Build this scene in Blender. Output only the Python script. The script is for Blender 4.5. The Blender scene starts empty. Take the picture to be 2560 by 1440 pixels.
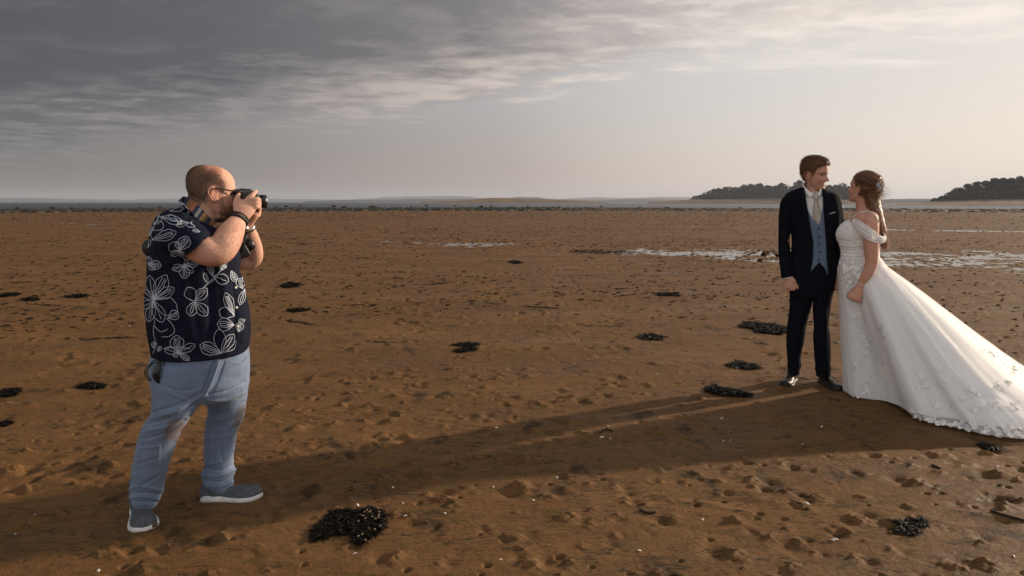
import bpy, bmesh, math, random
import numpy as np
from mathutils import Vector, Matrix
from mathutils.bvhtree import BVHTree

SC = bpy.context.scene
COL = SC.collection
R_ = math.radians

# ------------------------------------------------------------------ camera, sky, sun, exposure
FPX, CX, CY = 1707.0, 1280.0, 720.0          # focal length and centre of the 2560x1440 photograph
PITCH = R_(7.2)
CAMZ = 1.46
cam_data = bpy.data.cameras.new('camera')
cam_data.sensor_width = 36.0
cam_data.lens = 36.0 * FPX / 2560.0
cam_data.clip_start = 0.05
cam_data.clip_end = 40000.0
cam = bpy.data.objects.new('camera', cam_data)
COL.objects.link(cam)
cam.location = (0, 0, CAMZ)
cam.rotation_euler = (math.pi / 2 - PITCH, 0, 0)
SC.camera = cam

SUN_AZ = R_(27.0)       # the sun stands to the right, this far behind the picture plane
SUN_EL = R_(15.5)
SUN_DIR = Vector((math.cos(SUN_AZ) * math.cos(SUN_EL), math.sin(SUN_AZ) * math.cos(SUN_EL), math.sin(SUN_EL)))
sun_data = bpy.data.lights.new('sun', 'SUN')
sun_data.energy = 5.0
sun_data.angle = R_(1.2)
sun_data.color = (1.0, 0.80, 0.60)
sun = bpy.data.objects.new('sun', sun_data)
COL.objects.link(sun)
sun.rotation_euler = (-SUN_DIR).to_track_quat('-Z', 'Y').to_euler()

SC.view_settings.view_transform = 'Standard'
SC.view_settings.look = 'None'
SC.view_settings.gamma = 1.0
SC.view_settings.exposure = 0.22
SC.view_settings.use_curve_mapping = False
SC.render.engine = 'CYCLES'
SC.cycles.max_bounces = 6
SC.cycles.transparent_max_bounces = 16
SC.cycles.volume_bounces = 0
SC.cycles.use_denoising = True

world = bpy.data.worlds.new('World')
SC.world = world
world.use_nodes = True


class NB:
    """small helper to write node trees"""
    def __init__(self, tree):
        self.t = tree
        self.t.nodes.clear()

    def n(self, typ, **kw):
        nd = self.t.nodes.new(typ)
        for k, v in kw.items():
            setattr(nd, k, v)
        return nd

    def put(self, sock, v):
        if v is None:
            return
        if isinstance(v, bpy.types.NodeSocket):
            self.t.links.new(v, sock)
        else:
            sock.default_value = v

    def math(self, op, a, b=None, c=None, clamp=False):
        nd = self.n('ShaderNodeMath', operation=op, use_clamp=clamp)
        self.put(nd.inputs[0], a)
        if b is not None:
            self.put(nd.inputs[1], b)
        if c is not None:
            self.put(nd.inputs[2], c)
        return nd.outputs[0]

    def vmath(self, op, a, b=None):
        nd = self.n('ShaderNodeVectorMath', operation=op)
        self.put(nd.inputs[0], a)
        if b is not None:
            self.put(nd.inputs[1], b)
        return nd.outputs[1] if op in ('DOT_PRODUCT', 'LENGTH', 'DISTANCE') else nd.outputs[0]

    def mix(self, f, a, b, blend='MIX'):
        nd = self.n('ShaderNodeMix', data_type='RGBA', blend_type=blend)
        self.put(nd.inputs[0], f)
        self.put(nd.inputs[6], a if isinstance(a, bpy.types.NodeSocket) else (*a, 1.0))
        self.put(nd.inputs[7], b if isinstance(b, bpy.types.NodeSocket) else (*b, 1.0))
        return nd.outputs[2]

    def mapr(self, v, a, b, c=0.0, d=1.0, smooth=False):
        nd = self.n('ShaderNodeMapRange', interpolation_type='SMOOTHSTEP' if smooth else 'LINEAR')
        self.put(nd.inputs[0], v)
        for i, x in enumerate((a, b, c, d)):
            self.put(nd.inputs[1 + i], x)
        return nd.outputs[0]

    def noise(self, vec, scale, detail=4.0, rough=0.55, dist=0.0):
        nd = self.n('ShaderNodeTexNoise')
        self.put(nd.inputs['Vector'], vec)
        nd.inputs['Scale'].default_value = scale
        nd.inputs['Detail'].default_value = detail
        nd.inputs['Roughness'].default_value = rough
        nd.inputs['Distortion'].default_value = dist
        return nd.outputs['Fac']

    def mapping(self, vec, scale=(1, 1, 1), rot=(0, 0, 0), loc=(0, 0, 0)):
        nd = self.n('ShaderNodeMapping')
        self.put(nd.inputs[0], vec)
        nd.inputs['Location'].default_value = loc
        nd.inputs['Rotation'].default_value = rot
        nd.inputs['Scale'].default_value = scale
        return nd.outputs[0]

    def ramp(self, v, stops):
        nd = self.n('ShaderNodeValToRGB')
        self.put(nd.inputs[0], v)
        e = nd.color_ramp.elements
        while len(e) < len(stops):
            e.new(0.5)
        for el, (p, c) in zip(e, stops):
            el.position = p
            el.color = (*c, 1.0)
        return nd.outputs[0]


def build_sky():
    b = NB(world.node_tree)
    tc = b.n('ShaderNodeTexCoord')
    d = b.vmath('NORMALIZE', tc.outputs['Generated'])
    sep = b.n('ShaderNodeSeparateXYZ')
    b.put(sep.inputs[0], d)
    x, y, z = sep.outputs
    el = b.math('MAXIMUM', z, 0.0)
    # brightness by the angle to the sun
    c = b.vmath('DOT_PRODUCT', d, tuple(SUN_DIR))
    glow = b.mapr(c, -0.30, 0.94, smooth=True)
    # physical sky underneath, kept as a tint
    sky = b.n('ShaderNodeTexSky', sky_type='NISHITA', sun_disc=False)
    sky.sun_elevation = SUN_EL
    sky.sun_rotation = math.pi / 2 - SUN_AZ
    sky.air_density = 1.0
    sky.dust_density = 3.0
    nsky = b.vmath('SCALE', sky.outputs[0])
    nsky.node.inputs['Scale'].default_value = 0.075
    hz = b.ramp(glow, [(0.00, (0.158, 0.143, 0.136)), (0.27, (0.238, 0.208, 0.197)), (0.65, (0.405, 0.339, 0.304)), (0.90, (0.660, 0.572, 0.502)), (1.00, (0.757, 0.673, 0.590))])
    mid = b.ramp(glow, [(0.00, (0.172, 0.172, 0.180)), (0.27, (0.246, 0.244, 0.251)), (0.65, (0.392, 0.387, 0.396)), (0.90, (0.585, 0.563, 0.554)), (1.00, (0.686, 0.642, 0.607))])
    clear = b.mix(b.mapr(el, 0.0, 0.19, smooth=True), hz, mid)
    clear = b.mix(0.10, clear, nsky)
    # cloud sheet: project the direction on a plane overhead
    den = b.math('ADD', el, 0.06)
    px = b.math('DIVIDE', x, den)
    py = b.math('DIVIDE', y, den)
    comb = b.n('ShaderNodeCombineXYZ')
    b.put(comb.inputs[0], px)
    b.put(comb.inputs[1], py)
    P = comb.outputs[0]
    n1 = b.noise(b.mapping(P, (0.55, 0.75, 1.0), (0, 0, R_(-32))), 1.0, 6.0, 0.60, 0.2)
    n2 = b.noise(b.mapping(P, (2.3, 3.1, 1.0), (0, 0, R_(-32)), (3, 1, 0)), 1.0, 7.0, 0.62, 0.25)
    n3 = b.noise(b.mapping(P, (0.30, 0.42, 1.0), (0, 0, R_(-26)), (9, 4, 0)), 1.0, 4.0, 0.55, 0.2)
    # signed distance to the edge of the sheet
    edge = b.math('SUBTRACT', b.math('SUBTRACT', 4.95, py), b.math('MULTIPLY', px, 0.52))
    edge = b.math('SUBTRACT', edge, b.math('MULTIPLY', b.math('MAXIMUM', px, 0.0), 0.45))
    edge = b.math('ADD', edge, b.math('MULTIPLY', b.math('SUBTRACT', n1, 0.5), 3.4))
    edge2 = b.math('ADD', edge, b.math('MULTIPLY', b.math('SUBTRACT', n2, 0.5), 3.0))
    cover = b.mapr(edge2, -0.35, 0.9, smooth=True)
    thick = b.mapr(b.math('ADD', edge, b.math('MULTIPLY', b.math('SUBTRACT', n3, 0.5), 5.0)), 0.0, 3.4, smooth=True)
    lit = b.ramp(glow, [(0.00, (0.185, 0.179, 0.180)), (0.27, (0.264, 0.244, 0.238)), (0.65, (0.546, 0.480, 0.436)), (0.90, (0.730, 0.664, 0.607)), (1.00, (0.836, 0.757, 0.682))])
    shade = b.ramp(glow, [(0.00, (0.069, 0.073, 0.085)), (0.27, (0.092, 0.095, 0.106)), (0.65, (0.172, 0.165, 0.172)), (0.90, (0.414, 0.374, 0.361)), (1.00, (0.546, 0.484, 0.444))])
    tex = b.mapr(b.math('ADD', b.math('MULTIPLY', n2, 0.55), b.math('MULTIPLY', n1, 0.45)), 0.40, 0.61, smooth=True)
    mass = b.math('MULTIPLY', b.mapr(thick, 0.0, 0.8, 0.62, 1.0), b.math('SUBTRACT', 1.12, b.math('MULTIPLY', tex, b.mapr(thick, 0.0, 0.8, 1.20, 0.26))), clamp=True)
    cloud = b.mix(mass, lit, shade)
    # small bright flecks along the thin front of the sheet
    n4 = b.noise(b.mapping(P, (5.2, 6.4, 1.0), (0, 0, R_(-30)), (2, 8, 0)), 1.0, 5.0, 0.6, 0.3)
    fleck = b.math('MULTIPLY', b.mapr(b.math('ADD', b.math('MULTIPLY', n4, 0.6), b.math('MULTIPLY', n2, 0.4)), 0.50, 0.64, smooth=True), b.mapr(thick, 0.15, 0.85, 0.75, 0.04))
    cloud = b.mix(fleck, cloud, lit)
    # thin high streaks over the clear part
    st = b.noise(b.mapping(P, (0.45, 2.0, 1.0), (0, 0, R_(-38)), (1, 7, 0)), 1.0, 6.0, 0.6, 0.3)
    st = b.math('SUBTRACT', st, b.mapr(el, 0.10, 0.21, 0.24, 0.0))
    wisp = b.math('MULTIPLY', b.mapr(st, 0.47, 0.66, smooth=True), b.mapr(glow, 0.45, 0.9, 0.15, 0.95))
    base = b.mix(wisp, clear, lit)
    # the front of the sheet is a dark mass to the left; the rest is thin pale cloud, brightened behind the camera as fill
    full = b.mix(cover, base, cloud)
    away = b.mapr(y, -0.25, 0.35, 1.0, 0.0, smooth=True)          # unseen sky overhead and behind, shaped as fill light
    pale = b.mix(b.mapr(el, 0.0, 0.75, smooth=True), (1.2, 1.14, 1.08), (0.46, 0.445, 0.435))     # low part brightened to fill gown and faces, greyer overhead
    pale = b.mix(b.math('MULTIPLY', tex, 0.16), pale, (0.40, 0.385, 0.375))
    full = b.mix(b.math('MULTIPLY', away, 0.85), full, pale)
    # haze towards the horizon
    full = b.mix(b.mapr(el, 0.0, 0.065, 1.0, 0.0, smooth=True), full, hz)
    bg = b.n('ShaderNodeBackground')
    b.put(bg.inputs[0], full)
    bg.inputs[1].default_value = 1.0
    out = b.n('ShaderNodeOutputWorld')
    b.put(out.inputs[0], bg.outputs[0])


build_sky()

# ------------------------------------------------------------------ geometry helpers
FWD = np.array((0.0, math.cos(PITCH), -math.sin(PITCH)))
UPV = np.array((0.0, math.sin(PITCH), math.cos(PITCH)))
CAMP = np.array((0.0, 0.0, CAMZ))


def ray(px, py):
    return FWD + np.array((1.0, 0, 0)) * ((px - CX) / FPX) + UPV * (-(py - CY) / FPX)


def G(px, py, z=0.0):
    """ground point seen at a pixel of the photograph"""
    r = ray(px, py)
    return CAMP + r * ((z - CAMZ) / r[2])


def project(v):
    d = np.asarray(v) - CAMP
    w = d @ FWD
    return np.stack([CX + FPX * d[:, 0] / w, CY - FPX * (d @ UPV) / w], 1)


def h3(ix, iy, iz, seed):
    with np.errstate(over='ignore'):
        h = (ix.astype(np.int64) * 374761393 + iy.astype(np.int64) * 668265263 + iz.astype(np.int64) * 2147483647 + seed * 974634777) & 0xFFFFFFFF
        h = ((h ^ (h >> 13)) * 1274126177) & 0xFFFFFFFF
        h = h ^ (h >> 16)
    return (h & 0xFFFFFF) / float(0xFFFFFF)


def vnoise(p, seed=0):
    p = np.asarray(p, float)
    i = np.floor(p)
    f = p - i
    f = f * f * (3 - 2 * f)
    ix, iy, iz = i[:, 0], i[:, 1], i[:, 2]
    r = 0
    for dx in (0, 1):
        for dy in (0, 1):
            for dz in (0, 1):
                w = (f[:, 0] if dx else 1 - f[:, 0]) * (f[:, 1] if dy else 1 - f[:, 1]) * (f[:, 2] if dz else 1 - f[:, 2])
                r = r + w * h3(ix + dx, iy + dy, iz + dz, seed)
    return r * 2 - 1


def fbm(p, octaves=4, seed=0, gain=0.5, lac=2.03):
    p = np.asarray(p, float)
    a, s, t = 1.0, 0.0, 0.0
    for o in range(octaves):
        s = s + a * vnoise(p, seed + o * 17)
        t += a
        a *= gain
        p = p * lac + 11.3
    return s / t


def catmull(P, sub):
    """smooth interpolation of rows of numbers"""
    P = np.asarray(P, float)
    n = len(P)
    if n < 3 or sub < 2:
        return P
    out = []
    for i in range(n - 1):
        p0 = P[max(i - 1, 0)]
        p1, p2 = P[i], P[i + 1]
        p3 = P[min(i + 2, n - 1)]
        for k in range(sub):
            t = k / sub
            out.append(0.5 * ((2 * p1) + (-p0 + p2) * t + (2 * p0 - 5 * p1 + 4 * p2 - p3) * t * t + (-p0 + 3 * p1 - 3 * p2 + p3) * t ** 3))
    out.append(P[-1])
    return np.array(out)


def skin_rings(rings, cap=True, close=True):
    """quads between rings (n_rings, n_seg, 3)"""
    rings = np.asarray(rings, float)
    n, m = rings.shape[:2]
    v = rings.reshape(-1, 3)
    i = np.arange(n - 1)[:, None] * m
    j = np.arange(m if close else m - 1)[None, :]
    j2 = (j + 1) % m
    f = np.stack([i + j, i + j2, i + m + j2, i + m + j], -1).reshape(-1, 4)
    faces = [tuple(q) for q in f]
    if cap:
        c0, c1 = rings[0].mean(0), rings[-1].mean(0)
        v = np.vstack([v, c0, c1])
        a, b2 = n * m, n * m + 1
        faces += [(a, (k + 1) % m, k) for k in range(m)]
        o = (n - 1) * m
        faces += [(b2, o + k, o + (k + 1) % m) for k in range(m)]
    return v, faces


def merge(parts):
    V, F, o = [], [], 0
    for v, f in parts:
        V.append(np.asarray(v, float))
        F += [tuple(i + o for i in q) for q in f]
        o += len(v)
    return np.vstack(V), F


def tube(points, radii, seg=14, sub=5, flat=None, round_ends=True, ref=None):
    """tapered tube through 3-D points; flat = list of (scale across) for the second axis"""
    P = np.asarray(points, float)
    r = np.asarray(radii, float)
    fl = np.ones(len(P)) if flat is None else np.asarray(flat, float)
    Q = catmull(np.column_stack([P, r, fl]), sub)
    C, rr, ff = Q[:, :3], Q[:, 3], Q[:, 4]
    T = np.gradient(C, axis=0)
    T /= np.linalg.norm(T, axis=1)[:, None] + 1e-12
    u = np.array(ref if ref is not None else (0.0, 1.0, 0.0), float)
    if abs(u @ T[0]) > 0.95:
        u = np.array((1.0, 0.2, 0.1))
    rings = []
    cs, sn = np.cos(np.arange(seg) * 2 * np.pi / seg), np.sin(np.arange(seg) * 2 * np.pi / seg)
    if round_ends:
        k = 3
        a0, a1 = [], []
        for s in range(k):
            t = math.cos((s + 0.5) / k * math.pi / 2)
            q = math.sin((s + 0.5) / k * math.pi / 2)
            a0.append((C[0] - T[0] * rr[0] * t, rr[0] * q, ff[0], T[0]))
            a1.append((C[-1] + T[-1] * rr[-1] * t, rr[-1] * q, ff[-1], T[-1]))
        seq = a0 + [(C[i], rr[i], ff[i], T[i]) for i in range(len(C))] + a1[::-1]
    else:
        seq = [(C[i], rr[i], ff[i], T[i]) for i in range(len(C))]
    for c, ra, fk, t in seq:
        u = u - t * (u @ t)
        u /= np.linalg.norm(u) + 1e-12
        w = np.cross(t, u)
        rings.append(c + ra * (cs[:, None] * w + sn[:, None] * u * fk))
    return skin_rings(rings)


def ellipsoid(c, ax, r, nu=20, nv=14):
    """ax = three unit vectors, r = three radii"""
    ax = np.asarray(ax, float)
    th = np.linspace(0.08, math.pi - 0.08, nv)
    ph = np.arange(nu) * 2 * math.pi / nu
    rings = [np.asarray(c) + r[2] * math.cos(t) * ax[2] + math.sin(t) * (np.cos(ph)[:, None] * r[0] * ax[0] + np.sin(ph)[:, None] * r[1] * ax[1]) for t in th]
    return skin_rings(rings)


class Fig:
    """a figure's own frame: base point on the ground, view-aligned right / away / up axes"""
    def __init__(self, px, py):
        self.B = G(px, py)
        d = self.B.copy()
        d[2] = 0
        self.D = d / np.linalg.norm(d)
        self.X = np.array((self.D[1], -self.D[0], 0.0))
        self.dist = float(self.B @ self.D)

    def P(self, px, py, dd=0.0):
        """point seen at a pixel, dd metres behind the figure's plane (relative to the base)"""
        r = ray(px, py)
        t = (self.dist + dd) / (r @ self.D)
        return CAMP + r * t - self.B

    def V(self, x, d, z):
        return self.X * x + self.D * d + np.array((0, 0, 1.0)) * z

    def loft(self, rows, sub=5, seg=40, cap=True, ex=2.0):
        """rows of (left px, py, right px, py, depth, depth radius): cross-sections between two outline points"""
        Q = catmull(np.asarray([r[:6] for r in rows], float), sub)
        t = np.arange(seg) * 2 * np.pi / seg
        c, s = np.cos(t), np.sin(t)
        if ex != 2.0:
            c = np.sign(c) * np.abs(c) ** (2 / ex)
            s = np.sign(s) * np.abs(s) ** (2 / ex)
        rings = []
        for lx, ly, rx, ry, dd, rd in Q:
            L, R = self.P(lx, ly, dd), self.P(rx, ry, dd)
            a = (R - L) / 2
            rings.append((L + R) / 2 + c[:, None] * a + s[:, None] * self.D * rd)
        return skin_rings(rings, cap)


def mesh_from(name, v, f):
    me = bpy.data.meshes.new(name)
    me.from_pydata(np.asarray(v, float).tolist(), [], [tuple(int(i) for i in q) for q in f])
    me.update()
    return me


def link(name, me, mat=None, parent=None, smooth=True):
    ob = bpy.data.objects.new(name, me)
    COL.objects.link(ob)
    if mat is not None and len(me.materials) == 0:
        me.materials.append(mat)
    if parent is not None:
        ob.parent = parent
    if smooth and len(me.polygons):
        me.polygons.foreach_set('use_smooth', np.ones(len(me.polygons), bool))
    return ob


def add(name, vf, mat=None, parent=None, smooth=True):
    return link(name, mesh_from(name, *vf), mat, parent, smooth)


def tag(o, label, cat, group=None, kind=None):
    if label:
        o['label'] = label
    if cat:
        o['category'] = cat
    if group:
        o['group'] = group
    if kind:
        o['kind'] = kind
    return o


def thing(name, label, cat, loc=(0, 0, 0), group=None):
    o = bpy.data.objects.new(name, None)
    COL.objects.link(o)
    o.location = tuple(float(i) for i in loc)
    o.empty_display_size = 0.1
    return tag(o, label, cat, group)


def verts_of(me):
    a = np.empty(len(me.vertices) * 3)
    me.vertices.foreach_get('co', a)
    return a.reshape(-1, 3)


def normals_of(me):
    a = np.empty(len(me.vertices) * 3)
    me.vertex_normals.foreach_get('vector', a)
    return a.reshape(-1, 3)


def set_verts(me, v):
    me.vertices.foreach_set('co', np.ascontiguousarray(v, float).ravel())
    me.update()


def recalc(me):
    bm = bmesh.new()
    bm.from_mesh(me)
    bmesh.ops.recalc_face_normals(bm, faces=bm.faces)
    bm.to_mesh(me)
    bm.free()


def remesh(parts, voxel=0.004, smooth=4, factor=0.5):
    """melt overlapping closed shapes into one continuous surface"""
    v, f = merge(parts)
    me = mesh_from('tmp', v, f)
    recalc(me)
    ob = bpy.data.objects.new('tmp', me)
    COL.objects.link(ob)
    m = ob.modifiers.new('r', 'REMESH')
    m.mode = 'VOXEL'
    m.voxel_size = voxel
    m.adaptivity = 0.0
    if smooth:
        s = ob.modifiers.new('s', 'SMOOTH')
        s.iterations = smooth
        s.factor = factor
    dg = bpy.context.evaluated_depsgraph_get()
    out = bpy.data.meshes.new_from_object(ob.evaluated_get(dg))
    bpy.data.objects.remove(ob)
    bpy.data.meshes.remove(me)
    return out


def paint(me, rgb):
    """store a colour per vertex"""
    a = me.color_attributes.new('Col', 'FLOAT_COLOR', 'POINT')
    c = np.ones((len(me.vertices), 4))
    c[:, :3] = rgb
    a.data.foreach_set('color', c.ravel())


def seg_dist(p, poly):
    """distance of 2-D points to a polyline"""
    poly = np.asarray(poly, float)
    best = np.full(len(p), 1e9)
    for a, b in zip(poly[:-1], poly[1:]):
        ab = b - a
        t = np.clip(((p - a) @ ab) / (ab @ ab + 1e-9), 0, 1)
        best = np.minimum(best, np.linalg.norm(p - (a + t[:, None] * ab), axis=1))
    return best


def in_poly(p, poly):
    poly = np.asarray(poly, float)
    r = np.zeros(len(p), bool)
    n = len(poly)
    for i in range(n):
        x1, y1 = poly[i]
        x2, y2 = poly[(i + 1) % n]
        c = ((y1 > p[:, 1]) != (y2 > p[:, 1]))
        xs = (x2 - x1) * (p[:, 1] - y1) / (y2 - y1 + 1e-12) + x1
        r ^= c & (p[:, 0] < xs)
    return r


def folds(fig, me, lines, noise_amp=0.0, noise_scale=(8, 8, 14), seed=1):
    """cloth folds: (outline polyline, width in px, height in m) on the side that shows, and soft rumples all round"""
    v = verts_of(me)
    n = normals_of(me)
    w = v + fig.B
    d = w - CAMP
    facing = -(n * d).sum(1) / np.linalg.norm(d, axis=1)
    px = project(w)
    disp = np.zeros(len(v))
    for poly, wd, hgt in lines:
        q = seg_dist(px, catmull(poly, 4))
        disp += hgt * np.exp(-(q / wd) ** 2) * np.clip(facing * 3 + 0.6, 0, 1)
    if noise_amp:
        q = np.column_stack([v @ fig.X, v @ fig.D, v[:, 2]]) * np.array(noise_scale)
        k = fbm(q + 0.35 * fbm(q * 0.7, 2, seed + 5)[:, None], 3, seed)
        disp += noise_amp * (1 - 2 * np.abs(k) ** 0.8)
    set_verts(me, v + n * disp[:, None])


def bvh_of(me):
    v = verts_of(me)
    return BVHTree.FromPolygons([Vector(x) for x in v], [tuple(p.vertices) for p in me.polygons])


def cast(fig, bvh, px, py, fallback=0.0):
    """point and normal on a surface seen at a pixel"""
    r = ray(px, py)
    r = r / np.linalg.norm(r)
    loc, nor, i, dist = bvh.ray_cast(Vector(CAMP - fig.B), Vector(r))
    if loc is None:
        return None, None
    nor = np.array(nor)
    if nor @ r > 0:
        nor = -nor
    return np.array(loc), nor


def ribbon(fig, bvh, poly, width_px, lift, sub=6, both=None):
    """flat printed or sewn line that follows a surface"""
    pts = catmull(poly, sub)
    out_v, out_f = [], []
    prev = None
    T = np.gradient(pts, axis=0)
    for k, (p, t) in enumerate(zip(pts, T)):
        nrm = np.array((-t[1], t[0]))
        nrm = nrm / (np.linalg.norm(nrm) + 1e-9) * width_px / 2
        a, na = cast(fig, bvh, *(p + nrm))
        c, nc = cast(fig, bvh, *(p - nrm))
        if a is None or c is None:
            prev = None
            continue
        i = len(out_v)
        out_v += [a + na * lift, c + nc * lift]
        if prev is not None and np.linalg.norm(out_v[prev] - out_v[i]) < 0.04:
            out_f.append((prev, prev + 1, i + 1, i))
        prev = i
    return out_v, out_f


def patch(fig, bvh, A, B, n=14, m=10, lift=0.004, thick=0.003, puff=0.0, dd=None):
    """sewn-on piece between two outline polylines laid on a surface, with real thickness"""
    A = np.asarray(A, float)
    B = np.asarray(B, float)

    def res(P):
        P = catmull(P, 6) if len(P) > 2 else P
        s = np.concatenate([[0], np.cumsum(np.linalg.norm(np.diff(P, axis=0), axis=1))])
        q = np.linspace(0, s[-1], n)
        return np.column_stack([np.interp(q, s, P[:, 0]), np.interp(q, s, P[:, 1])])
    a, b = res(A), res(B)
    top = np.zeros((n, m, 3))
    nor = np.zeros((n, m, 3))
    ok = np.zeros((n, m), bool)
    for i in range(n):
        for j in range(m):
            t = j / (m - 1)
            p = a[i] * (1 - t) + b[i] * t
            q, nn = cast(fig, bvh, p[0], p[1])
            if q is not None:
                top[i, j], nor[i, j], ok[i, j] = q, nn, True
    if not ok.any():
        raise ValueError('patch misses its surface')
    good = np.argwhere(ok)
    for i in range(n):
        for j in range(m):
            if not ok[i, j]:
                g = good[np.argmin(((good - (i, j)) ** 2).sum(1))]
                t = j / (m - 1)
                p = a[i] * (1 - t) + b[i] * t
                dd0 = float(top[tuple(g)] @ fig.D)
                top[i, j] = fig.P(p[0], p[1], dd0)
                nor[i, j] = nor[tuple(g)]
    bow = puff * np.sin(np.pi * np.linspace(0, 1, m))[None, :, None]
    up = top + nor * (lift + thick + bow)
    dn = top + nor * lift * 0.2
    V = np.vstack([up.reshape(-1, 3), dn.reshape(-1, 3)])
    F = []
    N = n * m
    for i in range(n - 1):
        for j in range(m - 1):
            k = i * m + j
            F.append((k, k + 1, k + m + 1, k + m))
            F.append((N + k, N + k + m, N + k + m + 1, N + k + 1))
    rim = [j for j in range(m)] + [i * m + m - 1 for i in range(1, n)] + [(n - 1) * m + j for j in range(m - 2, -1, -1)] + [i * m for i in range(n - 2, 0, -1)]
    for a_, b_ in zip(rim, rim[1:] + rim[:1]):
        F.append((a_, N + a_, N + b_, b_))
    return V, F


# ------------------------------------------------------------------ materials
def principled(name, color, rough=0.6, spec=0.4, metal=0.0, bump=None, vary=0.0, vcol=False, sheen=0.0, sss=0.0, coat=0.0, coords='Object', vary_scale=9.0, trans=0.0):
    m = bpy.data.materials.new(name)
    m.use_nodes = True
    b = NB(m.node_tree)
    out = b.n('ShaderNodeOutputMaterial')
    p = b.n('ShaderNodeBsdfPrincipled')
    b.put(out.inputs[0], p.outputs[0])
    tc = b.n('ShaderNodeTexCoord').outputs[coords]
    if vcol:
        at = b.n('ShaderNodeAttribute', attribute_name='Col')
        col = at.outputs['Color']
    else:
        col = None
    if vary:
        nz = b.noise(tc, vary_scale, 5.0, 0.6)
        k = b.mapr(nz, 0.3, 0.7, 1.0 - vary, 1.0 + vary)
        sc = b.n('ShaderNodeVectorMath', operation='SCALE')
        b.put(sc.inputs[0], col if col is not None else tuple(color))
        b.put(sc.inputs['Scale'], k)
        col = sc.outputs[0]
    if col is None:
        p.inputs['Base Color'].default_value = (*color, 1.0)
    else:
        b.put(p.inputs['Base Color'], col)
    p.inputs['Roughness'].default_value = rough
    p.inputs['Specular IOR Level'].default_value = spec
    p.inputs['Metallic'].default_value = metal
    if sheen:
        p.inputs['Sheen Weight'].default_value = sheen
        p.inputs['Sheen Roughness'].default_value = 0.5
    if coat:
        p.inputs['Coat Weight'].default_value = coat
        p.inputs['Coat Roughness'].default_value = 0.15
    if sss:
        p.inputs['Subsurface Weight'].default_value = sss
        p.inputs['Subsurface Radius'].default_value = (1.0, 0.35, 0.2)
        p.inputs['Subsurface Scale'].default_value = 0.008
    if bump:
        h = None
        for sc_, st_ in bump:
            nz = b.noise(tc, sc_, 3.0, 0.6)
            h = b.math('MULTIPLY', nz, st_) if h is None else b.math('ADD', h, b.math('MULTIPLY', nz, st_))
        bp = b.n('ShaderNodeBump')
        bp.inputs['Strength'].default_value = 1.0
        bp.inputs['Distance'].default_value = 1.0
        b.put(bp.inputs['Height'], h)
        b.put(p.inputs['Normal'], bp.outputs[0])
    return m

# ------------------------------------------------------------------ the setting: sand flat, pools, sea, hills
rng = np.random.default_rng(7)
SEA_Z = -0.42


def shore_drop(r, a):
    """the flat falls gently under the sea far out; a angle from straight ahead"""
    edge = 158 + 14 * np.sin(a * 3.1 + 0.4) + 9 * np.sin(a * 11.0)
    return -np.clip((r - edge) / 130.0, 0, 5.0)


def band(p, line, half):
    q = seg_dist(p, line)
    return np.exp(-(q / half) ** 2)


POOL_A = [G(x, y)[:2] for x, y in ((960, 600), (1020, 602), (1100, 605), (1180, 609), (1240, 612))]
POOL_B = [G(x, y)[:2] for x, y in ((1570, 624), (1700, 629), (1900, 637), (2150, 641), (2400, 644), (2700, 648), (3200, 655))]
POOL_C = [G(x, y)[:2] for x, y in ((2180, 572), (2400, 576), (2700, 580), (3100, 585))]
POOL_D = [G(x, y)[:2] for x, y in ((60, 556), (180, 558), (260, 560))]


def sand_macro(x, y):
    p2 = np.column_stack([x, y])
    p3 = np.column_stack([x, y, np.zeros_like(x)])
    r = np.hypot(x, y)
    a = np.arctan2(x, y)
    fade = 1 / (1 + (r / 60) ** 2)
    z = 0.012 * fbm(p3 * 0.55, 3, 3) + 0.006 * fbm(p3 * 2.6, 3, 4) * fade
    z += shore_drop(r, a)
    far = np.clip((r - 60) / 60, 0, 1)
    z += far * 0.05 * fbm(p3 * np.array((0.05, 0.12, 1)), 3, 8)
    near = r < 70
    if near.any():
        q = p2[near]
        wob = 1 + 0.45 * fbm(p3[near] * np.array((0.35, 0.7, 1)), 3, 21)
        bb = band(q, POOL_B, 4.4)
        ba, bc = band(q, POOL_A, 1.9), np.maximum(band(q, POOL_C, 1.3), band(q, POOL_D, 1.3))
        dz = -(0.025 * ba + 0.041 * bb + 0.026 * bc) * wob
        dz += np.clip(ba + bb, 0, 1) * (0.012 * fbm(p3[near] * np.array((0.9, 1.5, 1)), 4, 23, 0.6) + 0.016 * np.clip(fbm(p3[near] * np.array((3.2, 4.0, 1)), 3, 24), 0, 1) + 0.042 * np.clip(fbm(p3[near] * np.array((7, 4.5, 1)), 2, 27) - 0.06, 0, 1))
        z[near] += dz
    return z


FLAT_SPOTS = []        # (x, y, radius): trodden places where feet and hem rest


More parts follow.
